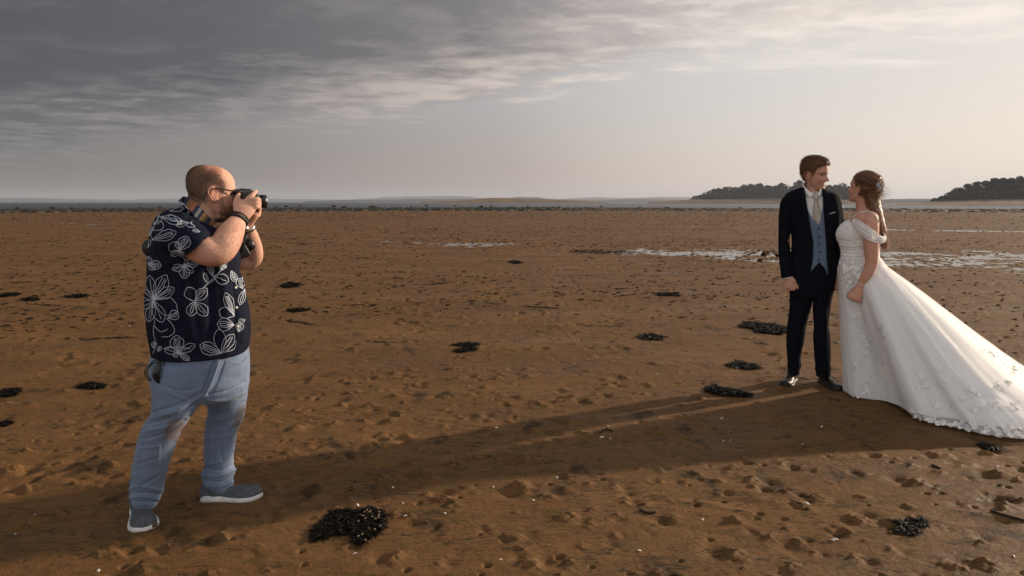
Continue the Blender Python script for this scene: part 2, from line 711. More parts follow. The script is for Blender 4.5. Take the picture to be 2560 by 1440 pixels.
def build_sand():
    import time
    # polar sheet centred under the camera; fine where the picture looks, coarse elsewhere
    half = R_(47)
    fine = np.linspace(-half, half, 900)
    coarse = np.linspace(half, 2 * math.pi - half, 150)[1:-1]
    ang = np.concatenate([fine, coarse])
    u = np.linspace(0, 1, 640)
    inv = 1 / 2.15 + (1 / 150.0 - 1 / 2.15) * u
    r_inv = 1 / inv
    r_log = 2.15 * (150 / 2.15) ** u
    r_mid = np.sort(np.concatenate([r_inv[::1], r_log[::5], np.linspace(14.05, 29.07, 120)]))
    rad = np.concatenate([[0.02, 0.5, 1.0, 1.5, 1.9], r_mid, [165, 180, 200, 225, 260, 300, 400, 800, 3000]])
    A, Rr = np.meshgrid(ang, rad)
    X, Y = Rr * np.sin(A), Rr * np.cos(A)
    Z = sand_macro(X.ravel(), Y.ravel()).reshape(X.shape)
    M = np.zeros_like(Z)
    # worm casts: little heaps, most with a pit beside them
    n = 34000
    rr = np.sqrt(rng.uniform(1.8 ** 2, 44 ** 2, n))
    k = int(n * 0.10)
    rr[:k] = rng.uniform(2.2, 15, k)
    aa = rng.uniform(-half, half, n)
    mx, my = rr * np.sin(aa), rr * np.cos(aa)
    dens = fbm(np.column_stack([mx * 0.5, my * 0.5, np.zeros(n)]), 3, 31)
    keep = rng.uniform(-0.75, 0.5, n) < dens
    mx, my, rr, aa = mx[keep], my[keep], rr[keep], aa[keep]
    n = len(mx)
    size = np.clip(rng.lognormal(math.log(0.025), 0.34, n), 0.012, 0.046)
    hgt = size * rng.uniform(0.24, 0.54, n)
    asp = rng.uniform(0.7, 1.5, n)
    rot = rng.uniform(0, 3.14, n)
    pit = rng.uniform(0, 1, n)
    pa = rng.uniform(0, 6.28, n)
    da = fine[1] - fine[0]
    for i in range(n):
        s = size[i]
        R0 = s * 4.0
        i0, i1 = np.searchsorted(rad, rr[i] - R0), np.searchsorted(rad, rr[i] + R0)
        w = R0 / rr[i]
        j0 = max(int((aa[i] - w + half) / da), 0)
        j1 = min(int((aa[i] + w + half) / da) + 2, 900)
        if i1 - i0 < 1 or j1 - j0 < 1:
            continue
        dx, dy = X[i0:i1, j0:j1] - mx[i], Y[i0:i1, j0:j1] - my[i]
        c, sn = math.cos(rot[i]), math.sin(rot[i])
        ex, ey = (dx * c + dy * sn) / asp[i], -dx * sn + dy * c
        q = (ex * ex + ey * ey) / (s * s)
        lump = 1 + 0.5 * np.sin(dx / s * 3.1 + rot[i] * 5) * np.sin(dy / s * 3.7 + pa[i]) + 0.22 * np.sin(dx / s * 7.1 + pa[i] * 3) * np.sin(dy / s * 6.3 + rot[i])
        add_z = hgt[i] * np.exp(-q ** 0.8 * 1.15) * lump
        if pit[i] > 0.35:
            ox, oy = dx - math.cos(pa[i]) * s * 1.9, dy - math.sin(pa[i]) * s * 1.9
            add_z -= hgt[i] * 1.05 * np.exp(-(ox * ox + oy * oy) / (s * s) * 0.8)
        M[i0:i1, j0:j1] += add_z
    for k in range(420):
        r0, a0, s = rng.uniform(2.2, 9.0), rng.uniform(-half, half), rng.uniform(0.008, 0.016)
        i0, i1 = np.searchsorted(rad, r0 - s * 3), np.searchsorted(rad, r0 + s * 3)
        j0, j1 = max(int((a0 - s * 3 / r0 + half) / da), 0), min(int((a0 + s * 3 / r0 + half) / da) + 2, 900)
        dx, dy = X[i0:i1, j0:j1] - r0 * math.sin(a0), Y[i0:i1, j0:j1] - r0 * math.cos(a0)
        M[i0:i1, j0:j1] -= 0.018 * np.exp(-((dx * dx + dy * dy) / (s * s)) ** 1.5)
    # footprints: shallow dents with a raised rim
    prints = []
    for (x0, y0, x1, y1, cnt) in ((-2.4, 4.6, 1.5, 4.4, 8), (-3.5, 3.4, -1.9, 3.8, 4), (1.0, 3.3, 2.4, 2.8, 4)):
        for k in range(cnt):
            t = (k + 0.3 * rng.uniform(-1, 1)) / cnt
            prints.append((x0 + (x1 - x0) * t + rng.normal(0, 0.10), y0 + (y1 - y0) * t + rng.normal(0, 0.08), math.atan2(y1 - y0, x1 - x0) + rng.normal(0, 0.25)))
    for fx, fy, fa in prints:
        dx, dy = X - fx, Y - fy
        m = (np.abs(dx) < 0.35) & (np.abs(dy) < 0.35)
        c, s = math.cos(fa), math.sin(fa)
        ex, ey = (dx[m] * c + dy[m] * s) / 0.145, (-dx[m] * s + dy[m] * c) / 0.055
        q = ex * ex + ey * ey
        M[m] += -0.008 * np.exp(-q ** 2 * 0.9) + 0.004 * np.exp(-((np.sqrt(q) - 1.45) / 0.35) ** 2)
    # pressed smooth under feet and hem
    for fx, fy, fr in FLAT_SPOTS:
        q = ((X - fx) ** 2 + (Y - fy) ** 2) / (fr * fr)
        k = np.exp(-q ** 2)
        M *= 1 - 0.97 * k
        Z *= 1 - 0.95 * k
        if abs(fr - 0.20) < 1e-6:      # a shoe: the sole sinks in and pushes up a rim
            M += 0.007 * k + 0.009 * np.exp(-((np.sqrt(q) - 1.05) / 0.22) ** 2) * (0.6 + 0.5 * np.sin(X * 61 + Y * 43))
    # grainy lumps of the surface itself
    near = Rr < 16
    p3 = np.column_stack([X[near], Y[near], np.zeros(near.sum())])
    g = 0.0028 * fbm(p3 * 14, 3, 41) + 0.0035 * np.abs(fbm(p3 * np.array((5, 8, 1)), 3, 43))
    Z[near] += g * np.clip((16 - Rr[near]) / 8, 0, 1)
    Z = Z + M
    far = Rr > 44
    p3 = np.column_stack([X[far], Y[far], np.zeros(far.sum())])
    Z[far] += np.clip((150 - Rr[far]) / 60, 0, 1) * 0.022 * np.clip(fbm(p3 * np.array((0.9, 1.4, 1)), 3, 51), 0, 1) * 2
    nr, na = X.shape
    v = np.column_stack([X.ravel(), Y.ravel(), Z.ravel()])
    i = np.arange(nr - 1)[:, None] * na
    j = np.arange(na)[None, :]
    f = np.stack([i + j, i + na + j, i + na + (j + 1) % na, i + (j + 1) % na], -1).reshape(-1, 4)
    me = bpy.data.meshes.new('sand')
    me.vertices.add(len(v))
    me.vertices.foreach_set('co', v.ravel())
    me.loops.add(f.size)
    me.loops.foreach_set('vertex_index', f.ravel().astype(np.int32))
    me.polygons.add(len(f))
    me.polygons.foreach_set('loop_start', np.arange(0, f.size, 4, dtype=np.int32))
    me.polygons.foreach_set('loop_total', np.full(len(f), 4, np.int32))
    me.update(calc_edges=True)
    me.validate()
    return me, (rad, ang, Z)


def sand_material():
    m = bpy.data.materials.new('wet sand')
    m.use_nodes = True
    b = NB(m.node_tree)
    out = b.n('ShaderNodeOutputMaterial')
    p = b.n('ShaderNodeBsdfPrincipled')
    b.put(out.inputs[0], p.outputs[0])
    pos = b.n('ShaderNodeNewGeometry').outputs['Position']
    big = b.noise(b.mapping(pos, (0.35, 0.9, 1)), 1.0, 5.0, 0.6)
    fine = b.noise(pos, 60.0, 4.0, 0.65)
    streak = b.noise(b.mapping(pos, (5, 13, 1), (0, 0, R_(12))), 1.0, 6.0, 0.7, 0.8)
    strand = b.noise(b.mapping(pos, (9, 30, 1), (0, 0, R_(-8))), 1.0, 5.0, 0.72, 1.6)
    strand2 = b.noise(b.mapping(pos, (22, 64, 1), (0, 0, R_(14)), (4, 9, 0)), 1.0, 4.0, 0.7, 2.2)
    speck = b.noise(b.mapping(pos, (3.2, 1.9, 1), (0, 0, 0), (2, 6, 0)), 1.0, 4.0, 0.62, 0.3)
    col = b.mix(b.mapr(big, 0.35, 0.65), SAND_A, SAND_B)
    col = b.mix(b.math('MULTIPLY', b.mapr(streak, 0.48, 0.64), 0.60), col, SAND_OLIVE)
    patchy = b.mapr(b.noise(pos, 1.7, 4.0, 0.6), 0.36, 0.56)
    col = b.mix(b.math('MULTIPLY', b.math('MULTIPLY', b.mapr(strand, 0.55, 0.62), 0.9), patchy), col, (0.026, 0.021, 0.010))
    col = b.mix(b.math('MULTIPLY', b.math('MULTIPLY', b.mapr(strand2, 0.56, 0.64), 0.85), patchy), col, (0.022, 0.018, 0.009))
    col = b.mix(b.math('MULTIPLY', b.mapr(speck, 0.60, 0.67), 0.8), col, (0.026, 0.018, 0.009))
    col = b.mix(b.math('MULTIPLY', b.mapr(fine, 0.55, 0.75), 0.25), col, (0.26, 0.165, 0.09))
    # the weed-covered stones of the low shore
    dist = b.vmath('LENGTH', b.mapping(pos, (1, 1, 0)))
    rag = b.noise(b.mapping(pos, (0.05, 0.16, 1)), 1.0, 5.0, 0.65)
    dd = b.math('ADD', dist, b.math('MULTIPLY', b.math('SUBTRACT', rag, 0.5), 60.0))
    sep = b.n('ShaderNodeSeparateXYZ')
    b.put(sep.inputs[0], pos)
    side = b.mapr(b.math('DIVIDE', sep.outputs[0], b.math('MAXIMUM', sep.outputs[1], 1.0)), -0.05, 0.22, 0.95, 0.45)
    weed = b.math('MULTIPLY', b.mapr(dd, 108.0, 122.0), b.mapr(dd, 185.0, 205.0, 1.0, 0.0))
    col = b.mix(b.math('MULTIPLY', weed, side), col, (0.024, 0.017, 0.009))
    b.put(p.inputs['Base Color'], col)
    wet = b.noise(b.mapping(pos, (0.5, 1.6, 1), (0, 0, 0), (5, 2, 0)), 1.0, 4.0, 0.6)
    b.put(p.inputs['Roughness'], b.mapr(wet, 0.35, 0.65, 0.52, 0.85))
    p.inputs['Specular IOR Level'].default_value = 0.11
    g = b.noise(pos, 220.0, 3.0, 0.7)
    h = b.math('ADD', b.math('MULTIPLY', g, 0.0024), b.math('MULTIPLY', b.noise(b.mapping(pos, (24, 34, 24)), 1.0, 6.0, 0.68, 0.4), 0.015))
    h = b.math('ADD', h, b.math('MULTIPLY', b.mapr(strand, 0.58, 0.70), 0.004))
    bp = b.n('ShaderNodeBump')
    bp.inputs['Strength'].default_value = 0.8
    bp.inputs['Distance'].default_value = 1.0
    b.put(bp.inputs['Height'], h)
    b.put(p.inputs['Normal'], bp.outputs[0])
    return m


SAND_A = (0.132, 0.0655, 0.0245)
SAND_B = (0.184, 0.0950, 0.0370)
SAND_OLIVE = (0.070, 0.0480, 0.0185)


def water_material(name, rough, color, wave, scale):
    m = bpy.data.materials.new(name)
    m.use_nodes = True
    b = NB(m.node_tree)
    out = b.n('ShaderNodeOutputMaterial')
    p = b.n('ShaderNodeBsdfPrincipled')
    b.put(out.inputs[0], p.outputs[0])
    p.inputs['Base Color'].default_value = (*color, 1)
    p.inputs['Roughness'].default_value = rough
    p.inputs['IOR'].default_value = 1.33
    p.inputs['Specular IOR Level'].default_value = 0.6
    pos = b.n('ShaderNodeNewGeometry').outputs['Position']
    n = b.noise(b.mapping(pos, (scale * 0.5, scale, scale)), 1.0, 5.0, 0.6, 0.4)
    bp = b.n('ShaderNodeBump')
    bp.inputs['Strength'].default_value = 1.0
    bp.inputs['Distance'].default_value = wave
    b.put(bp.inputs['Height'], n)
    b.put(p.inputs['Normal'], bp.outputs[0])
    return m


POOL_MAT = water_material('pool water', 0.16, (0.05, 0.04, 0.03), 0.010, 6.0)
SEA_MAT = water_material('sea water', 0.38, (0.030, 0.040, 0.055), 0.6, 0.5)


def flat_poly(name, line, half, z, mat):
    """a sheet of water along a line, wider than the hollow it fills"""
    L = catmull(line, 6)
    T = np.gradient(L, axis=0)
    T /= np.linalg.norm(T, axis=1)[:, None]
    N = np.column_stack([-T[:, 1], T[:, 0]])
    v, f = [], []
    for k in range(len(L)):
        for s in (-1, 1):
            p = L[k] + N[k] * half * s
            v.append((p[0], p[1], z))
    for k in range(len(L) - 1):
        f.append((2 * k, 2 * k + 1, 2 * k + 3, 2 * k + 2))
    o = add(name, (v, f), mat)
    o['kind'] = 'structure'
    return o


def build_sea():
    pts = []
    n = 64
    rings = [140, 200, 400, 1200, 5000, 20000]
    v, f = [], []
    for r in rings:
        for k in range(n):
            a = 2 * math.pi * k / n
            v.append((r * math.sin(a), r * math.cos(a), SEA_Z))
    for i in range(len(rings) - 1):
        for k in range(n):
            f.append((i * n + k, i * n + (k + 1) % n, (i + 1) * n + (k + 1) % n, (i + 1) * n + k))
    o = add('sea', (v, f), SEA_MAT)
    o['kind'] = 'structure'


def ridge(name, prof, dist, depth, mat, z0=SEA_Z - 0.5, bumps=0.0, seed=0, step=4.0):
    """a long hill: (px, py of the skyline) profile at a distance, with a rounded cross-section"""
    prof = np.asarray(prof, float)
    xs = np.arange(prof[0, 0], prof[-1, 0] + step, step)
    ys = np.interp(xs, prof[:, 0], prof[:, 1])
    rings = []
    m = 14
    for k, (x, y) in enumerate(zip(xs, ys)):
        r = ray(x, y)
        d = np.array((r[0], r[1], 0))
        d /= np.linalg.norm(d)
        t = dist / np.hypot(r[0], r[1])
        top = CAMP + r * t
        hgt = top[2] - z0
        if bumps:
            hgt += bumps * float(fbm(np.array([[x * 0.05, seed, 0.5]]), 4, seed)[0])
        hgt = max(hgt, 0.15)
        ring = []
        for q in range(m):
            s = q / (m - 1) * 2 - 1
            ring.append(top + d * (s * depth) + np.array((0, 0, z0 + hgt * (1 - abs(s) ** 2.2) - top[2])))
        rings.append(ring)
    v, f = skin_rings(rings, cap=False, close=False)
    o = add(name, (v, f), mat)
    o['kind'] = 'structure'
    return o


M_HILL = principled('far heath', (0.030, 0.036, 0.036), 0.9, 0.1, vary=0.35, vary_scale=0.01)
M_DUNE = principled('dry dune grass', (0.14, 0.082, 0.034), 0.9, 0.1, vary=0.3, vary_scale=0.03)
M_BANK = principled('weedy stones', (0.028, 0.022, 0.014), 0.7, 0.3, vary=0.5, vary_scale=0.3)
M_ROCK = principled('shore rock', (0.030, 0.025, 0.018), 0.75, 0.3, bump=[(3.0, 0.05)], vary=0.4, vary_scale=1.5)
M_WOOD = principled('wood leaves', (0.020, 0.020, 0.013), 0.85, 0.08, vary=0.5, vary_scale=0.12)
M_TRUNK = principled('bark', (0.05, 0.04, 0.03), 0.9, 0.1)
M_SHORE = principled('mud shore', (0.11, 0.07, 0.04), 0.8, 0.3, vary=0.3, vary_scale=0.05)


def far_point(px, dist, z):
    r = ray(px, 505)
    t = dist / np.hypot(r[0], r[1])
    return np.array((r[0] * t, r[1] * t, z))


def leaf_cloud(n, centre, rad, size, seed, flat=0.8):
    """many small leaf-clump faces spread over and through rounded lobes"""
    g = np.random.default_rng(seed)
    d = g.normal(size=(n, 3))
    d /= np.linalg.norm(d, axis=1)[:, None]
    rr = g.uniform(0.55, 1.0, n) ** 0.6
    p = centre + d * rr[:, None] * np.array(rad)
    a = g.normal(size=(n, 3))
    a /= np.linalg.norm(a, axis=1)[:, None]
    b = np.cross(a, d)
    b /= np.linalg.norm(b, axis=1)[:, None] + 1e-9
    s = size * g.uniform(0.5, 1.3, n)[:, None]
    v = np.stack([p - a * s, p + b * s * 0.8, p + a * s, p - b * s * 0.8], 1).reshape(-1, 3)
    f = (np.arange(n)[:, None] * 4 + np.arange(4)[None, :])
    return v, [tuple(q) for q in f]


def wood(name, prof, dist, depth, base_py, label, seed, tree_w=9.0):
    """woodland that reads as one mass: overlapping crowns that follow the skyline"""
    g = np.random.default_rng(seed)
    prof = np.asarray(prof, float)
    mpp = dist / FPX
    parts = []
    x = prof[0, 0]
    while x < prof[-1, 0]:
        y = np.interp(x, prof[:, 0], prof[:, 1])
        topz = CAMZ + (504.5 - y) * mpp
        for row in range(3):
            hh = topz * (1.0 - 0.20 * row) * g.uniform(0.86, 1.06)
            w = tree_w * g.uniform(0.22, 0.60)
            c = far_point(x + g.uniform(-6, 6), dist + (row - 1) * depth * -0.45 + g.uniform(-6, 6), hh - w * 0.62)
            parts.append(leaf_cloud(150, c, (w, w, w * g.uniform(0.5, 0.95)), 0.8, int(g.integers(1e9))))
            zz = c[2] - w * 0.8
            while zz > 0.5:
                parts.append(leaf_cloud(50, np.array((c[0], c[1], zz)), (w * 0.9, w * 0.9, w * 0.7), 1.25, int(g.integers(1e9))))
                zz -= w * 0.9
        x += tree_w * 0.36 / mpp
    o = add(name, merge(parts), M_WOOD, smooth=False)
    tag(o, label, 'wood', kind='stuff')
    return o


def ridge_tree(px, py_top, dist, width, seed, label, group):
    g = np.random.default_rng(seed)
    mpp = dist / FPX
    topz = CAMZ + (504.5 - py_top) * mpp
    h = 9.0 * g.uniform(0.85, 1.1)
    base = far_point(px, dist, topz - h)
    t = thing('tree', label, 'tree', base, group)
    parts = [tube([(0, 0, -3.0), (0.1, 0, h * 0.35), (0.3, 0, h * 0.7)], [0.35, 0.28, 0.15], 7, 3)]
    lobes = []
    for k in range(6):
        a = g.uniform(0, 6.28)
        c = np.array((math.cos(a) * width * 0.45, math.sin(a) * width * 0.4, h * g.uniform(0.62, 0.88)))
        parts.append(tube([(0.1, 0, h * 0.4), c * np.array((0.5, 0.5, 0.85)), c], [0.16, 0.1, 0.05], 5, 2))
        lobes.append(leaf_cloud(110, c, (width * 0.34, width * 0.34, h * 0.14), 0.42, int(g.integers(1e9))))
    add('trunk', merge(parts), M_TRUNK, t)
    add('crown', merge(lobes), M_WOOD, t, smooth=False)
    return t


build_sea()
# far shores, faint in the haze
ridge('far_hills', [(-500, 497), (0, 496), (60, 494), (180, 498), (330, 499), (480, 495), (600, 500), (700, 497), (860, 499), (930, 496), (980, 492), (1060, 491), (1150, 490), (1215, 495), (1400, 497), (1480, 493), (1560, 495), (1680, 492), (1780, 496), (1950, 495), (2150, 498), (2300, 496), (2600, 497), (3200, 496)], 5200, 700, M_HILL, bumps=6, seed=3, step=6)
ridge('near_hills', [(760, 503), (860, 500), (960, 499), (1080, 497), (1250, 496), (1300, 492.5), (1345, 493), (1380, 499), (1500, 500), (1600, 497), (1700, 499), (1820, 501)], 2600, 300, M_HILL, bumps=2, seed=5, step=4)
ridge('dune_island', [(1050, 505.2), (1090, 503.5), (1160, 501), (1200, 497), (1230, 494.2), (1260, 495), (1310, 497.5), (1380, 498.5), (1440, 501), (1490, 504.8), (1520, 506)], 950, 60, M_DUNE, bumps=0.3, seed=9, step=3)
ridge('low_headland', [(2150, 503), (2215, 499.5), (2230, 497.5), (2300, 497.5), (2400, 498)], 1500, 80, M_HILL, bumps=0.4, seed=12, step=3)
ridge('island_ground', [(1620, 505.5), (1660, 503), (1720, 499), (1735, 497), (1760, 497), (1900, 495), (2080, 495), (2140, 500), (2180, 503.5), (2230, 505.8)], 700, 60, M_SHORE, bumps=0.3, seed=14, step=3)
ridge('headland_ground', [(2240, 508), (2300, 506), (2340, 502), (2420, 499), (2520, 497), (2640, 495), (2900, 495), (3200, 500)], 470, 70, M_SHORE, bumps=0.4, seed=15, step=3)
wood('island_wood', [(1738, 492), (1752, 485), (1772, 478), (1800, 471), (1830, 467), (1860, 468), (1895, 463), (1935, 465), (1970, 464), (1995, 458), (2015, 459), (2030, 468), (2060, 469), (2085, 464), (2105, 463), (2122, 469), (2136, 480), (2146, 493)], 700, 26, 497, 'dark misty wood on the island behind the groom', 5)
wood('headland_wood', [(2338, 499), (2352, 494), (2372, 487), (2400, 480), (2440, 471), (2480, 465), (2520, 460), (2560, 457), (2620, 454), (2700, 454), (2900, 460), (3100, 474)], 470, 24, 500, 'dark wood climbing the headland at the right edge', 6, tree_w=6.5)
for k, (tx, ty) in enumerate(((2392, 475), (2424, 467), (2446, 463), (2470, 459), (2491, 455), (2512, 453), (2536, 451), (2556, 450))):
    nm = ('first', 'second', 'third', 'fourth', 'fifth', 'sixth', 'seventh', 'eighth')[k]
    ridge_tree(tx, ty, 472, 5.2, 100 + k, '%s open-crowned tree from the left on the headland skyline' % nm, 'trees on the headland skyline')

# weed-covered stone bank along the water's edge, with single rocks on it
def build_bank():
    g = np.random.default_rng(11)
    parts = []
    for k in range(4600):
        px = g.uniform(-300, 2900)
        d = g.uniform(112, 176) if px < 1500 else g.uniform(112, 165)
        if px > 1350 and g.uniform() < min((px - 1350) / 650, 0.72):
            continue
        a = g.uniform(0, 6.28)
        c = far_point(px, d, -0.06 + float(shore_drop(np.array([d]), np.array([math.atan2((px - CX), FPX)]))[0]))
        s = g.uniform(0.25, 0.8)
        e = (0.34 if px < 1400 else 0.2) * g.uniform(0.35, 1.2)
        parts.append(ellipsoid(c, ((math.cos(a), math.sin(a), 0), (-math.sin(a), math.cos(a), 0), (0, 0, 1)), (s * 1.6, s, e), 6, 4))
    o = add('stone_bank', merge(parts), M_BANK)
    tag(o, 'dark band of weed-covered stones along the water edge', 'stones', kind='stuff')


build_bank()


def rock_mesh(seed):
    g = np.random.default_rng(seed)
    v, f = ellipsoid((0, 0, 0.25), np.eye(3), (1, 0.8, 0.55), 14, 9)
    k = fbm(v * 1.7 + seed, 3, seed)
    return mesh_from('rock', v * (1 + 0.55 * k)[:, None], f)


ROCKS = [rock_mesh(s) for s in (1, 2, 3)]
rock_at = [(932, 513, 17, 10), (455, 514, 14, 9), (180, 516, 12, 6), (265, 516, 14, 7), (45, 515, 16, 6), (130, 515, 10, 5), (400, 514, 12, 5), (715, 513, 9, 6), (752, 513, 9, 5), (835, 512, 14, 6),
           (860, 515, 10, 5), (1028, 514, 7, 5), (1066, 512, 8, 5), (1137, 513, 8, 4), (1202, 514, 12, 6), (1228, 513, 8, 4), (1320, 513, 7, 4), (1505, 515, 9, 4), (1600, 516, 10, 4), (1668, 517, 12, 4), (1760, 518, 8, 4), (1850, 517, 10, 4), (2290, 521, 12, 5), (2390, 522, 10, 4), (2470, 521, 14, 5), (690, 515, 8, 5), (560, 514, 10, 5), (350, 516, 9, 4)]
first_rock = {0: 'largest rounded dark rock standing out of the shallows', 1: 'dark rock at the water edge just behind the photographer'}
for k, (px, py, w, h) in enumerate(rock_at):
    d = 168.0
    mpp = d / FPX
    o = link('shore_rock', ROCKS[k % 3], M_ROCK)
    o.location = tuple(far_point(px, d, CAMZ - (py + h * 0.55 - 504.5) * mpp))
    o.scale = (w * mpp * 0.62, w * mpp * 0.5, h * mpp * 0.66)
    o.rotation_euler = (0, 0, k * 1.3)
    tag(o, first_rock.get(k, 'small dark rock at the water edge ' + ('left of the photographer' if px < 500 else 'between the photographer and the brown dune island' if px < 1060 else 'in front of the brown dune island' if px < 1500 else 'on the right, before the wooded headlands')), 'rock', 'rocks along the water edge')

for nm, ln, hf, z in (('pool', POOL_A, 2.6, -0.0285), ('pool', POOL_B, 7.5, -0.0290), ('pool', POOL_C, 2.4, -0.0235), ('pool', POOL_D, 2.4, -0.0240)):
    flat_poly(nm, ln, hf, z, POOL_MAT)

# ------------------------------------------------------------------ people: shared builders
HEAD_ROWS = np.array([   # z, front, back, half width   (metres, a head 0.235 high)
    (-0.1200, 0.058, 0.020, 0.012), (-0.1165, 0.074, 0.004, 0.028), (-0.108, 0.084, -0.014, 0.041), (-0.092, 0.087, -0.034, 0.0525),
    (-0.072, 0.0865, -0.056, 0.0605), (-0.050, 0.0885, -0.074, 0.0655), (-0.028, 0.088, -0.088, 0.0695), (-0.008, 0.087, -0.098, 0.0730),
    (0.012, 0.0945, -0.104, 0.0755), (0.035, 0.0955, -0.1065, 0.0765), (0.058, 0.091, -0.105, 0.0750), (0.080, 0.080, -0.098, 0.0690),
    (0.098, 0.062, -0.083, 0.0570), (0.109, 0.040, -0.064, 0.0410), (0.1155, 0.014, -0.040, 0.0220), (0.1175, -0.008, -0.020, 0.006)])


def gz(a, b, s, t):
    return np.exp(-(a / s) ** 2 - (b / t) ** 2)


def head_shape(jaw=1.0, nose=1.0, smile=0.0, chin=1.0, width=1.0):
    """closed head surface in its own frame: x forward, y left, z up"""
    rows = HEAD_ROWS.copy()
    low = np.clip(-rows[:, 0] / 0.1, 0, 1)
    rows[:, 3] *= (1 + (jaw - 1) * low) * width
    Q = catmull(rows, 8)
    seg = 120
    ph = np.arange(seg) * 2 * np.pi / seg
    rings = []
    for z, xf, xb, w in Q:
        c, s = np.cos(ph), np.sin(ph)
        cx, ax = (xf + xb) / 2, (xf - xb) / 2
        x = cx + ax * np.sign(c) * np.abs(c) ** 0.92
        y = w * np.sign(s) * np.abs(s) ** 0.92
        y = y * (1 - 0.13 * np.clip(c, 0, 1) ** 2)
        fr = np.clip(c * 1.6, 0, 1)
        ay = np.abs(y)
        # nose: bridge that grows to a tip, with wings
        t = np.clip((0.008 - z) / 0.046, 0, 1)
        cut = np.clip((z + 0.0535) / 0.010, 0, 1)
        up = np.clip((0.016 - z) / 0.010, 0, 1)
        x = x + nose * fr * up * cut * (0.005 + 0.023 * t ** 1.25) * np.exp(-(ay / (0.0075 + 0.0055 * t)) ** 2)
        x = x + nose * fr * 0.007 * gz(ay - 0.0135, z + 0.041, 0.0065, 0.008)
        # eye sockets, brow, cheek bones
        x = x - fr * 0.0115 * gz(ay - 0.031, z + 0.006, 0.017, 0.0115)
        x = x + fr * 0.0055 * gz(ay - 0.030, z + 0.0065, 0.012, 0.0075)
        x = x + fr * 0.0050 * gz(ay - 0.027, z - 0.016, 0.022, 0.008)
        x = x + fr * 0.0050 * gz(ay - 0.042, z + 0.034, 0.016, 0.014)
        # mouth
        x = x + fr * 0.0055 * gz(ay, z + 0.0655, 0.022, 0.0055) + fr * 0.0055 * gz(ay, z + 0.0775, 0.019, 0.0055)
        x = x - fr * 0.0040 * gz(ay, z + 0.0715, 0.026, 0.0026) - fr * 0.0035 * gz(ay, z + 0.0575, 0.006, 0.006)
        x = x - fr * 0.0040 * gz(ay, z + 0.0880, 0.022, 0.006)
        x = x + fr * chin * 0.0075 * gz(ay, z + 0.1040, 0.020, 0.011)
        if smile:
            x = x + fr * smile * 0.006 * gz(ay - 0.040, z + 0.050, 0.012, 0.014) - fr * smile * 0.004 * gz(ay - 0.027, z + 0.066, 0.005, 0.012)
        rings.append(np.column_stack([x, y, np.full(seg, z)]))
    return skin_rings(rings)


class Head:
    def __init__(self, fig, px, py, dd, face, pitch=0.0, roll=0.0, scale=1.0):
        """face = (right, away) direction of the nose; pitch up is positive"""
        f = fig.X * face[0] + fig.D * face[1]
        f /= np.linalg.norm(f)
        up = np.array((0, 0, 1.0))
        l = np.cross(up, f)
        f2 = f * math.cos(pitch) + up * math.sin(pitch)
        u2 = up * math.cos(pitch) - f * math.sin(pitch)
        l2 = l * math.cos(roll) + u2 * math.sin(roll)
        u3 = u2 * math.cos(roll) - l * math.sin(roll)
        self.M = np.array([f2, l2, u3]) * scale
        self.C = fig.P(px, py, dd)
        self.s = scale

    def out(self, q):
        return self.C + np.asarray(q, float) @ self.M

    def loc(self, w):
        return (np.asarray(w) - self.C) @ np.linalg.inv(self.M)

    def ear(self, side):
        """shell of an ear: a flat bowl with a rim"""
        t = np.linspace(0, 2 * np.pi, 27)[:-1]
        cx, cz = -0.012, -0.012
        ax = np.array((0.30, 0.0, 1.0))
        pts = []
        for a in t:
            ex = 0.0195 * math.cos(a) * (1.12 if math.sin(a) > 0 else 0.8)
            ez = 0.0305 * math.sin(a)
            flare = 0.0785 + 0.017 * (0.45 - 0.55 * math.cos(a))
            pts.append((cx + ex - 0.14 * ez, side * flare, cz + ez))
        rim = tube([self.out(p) for p in pts], [0.0042 * self.s] * len(pts), 8, 2, ref=(0, 0, 1))
        dish = ellipsoid(self.out((cx, side * 0.0785, cz)), self.M / self.s, (0.0150 * self.s, 0.0042 * self.s, 0.027 * self.s), 18, 12)
        lobe = ellipsoid(self.out((cx + 0.005, side * 0.0765, cz - 0.027)), self.M / self.s, (0.0085 * self.s, 0.005 * self.s, 0.0095 * self.s), 12, 8)
        anti = tube([self.out((cx - 0.002, side * 0.0845, cz + 0.017)), self.out((cx - 0.008, side * 0.0855, cz + 0.003)), self.out((cx - 0.002, side * 0.0845, cz - 0.014))], [0.0026 * self.s] * 3, 6, 3)
        return [rim, dish, lobe, anti]

    def mesh(self, **kw):
        v, f = head_shape(**kw)
        return [(self.out(v), f)] + self.ear(1) + self.ear(-1)


def blend(c, k, target):
    return c * (1 - k[:, None]) + np.asarray(target) * k[:, None]


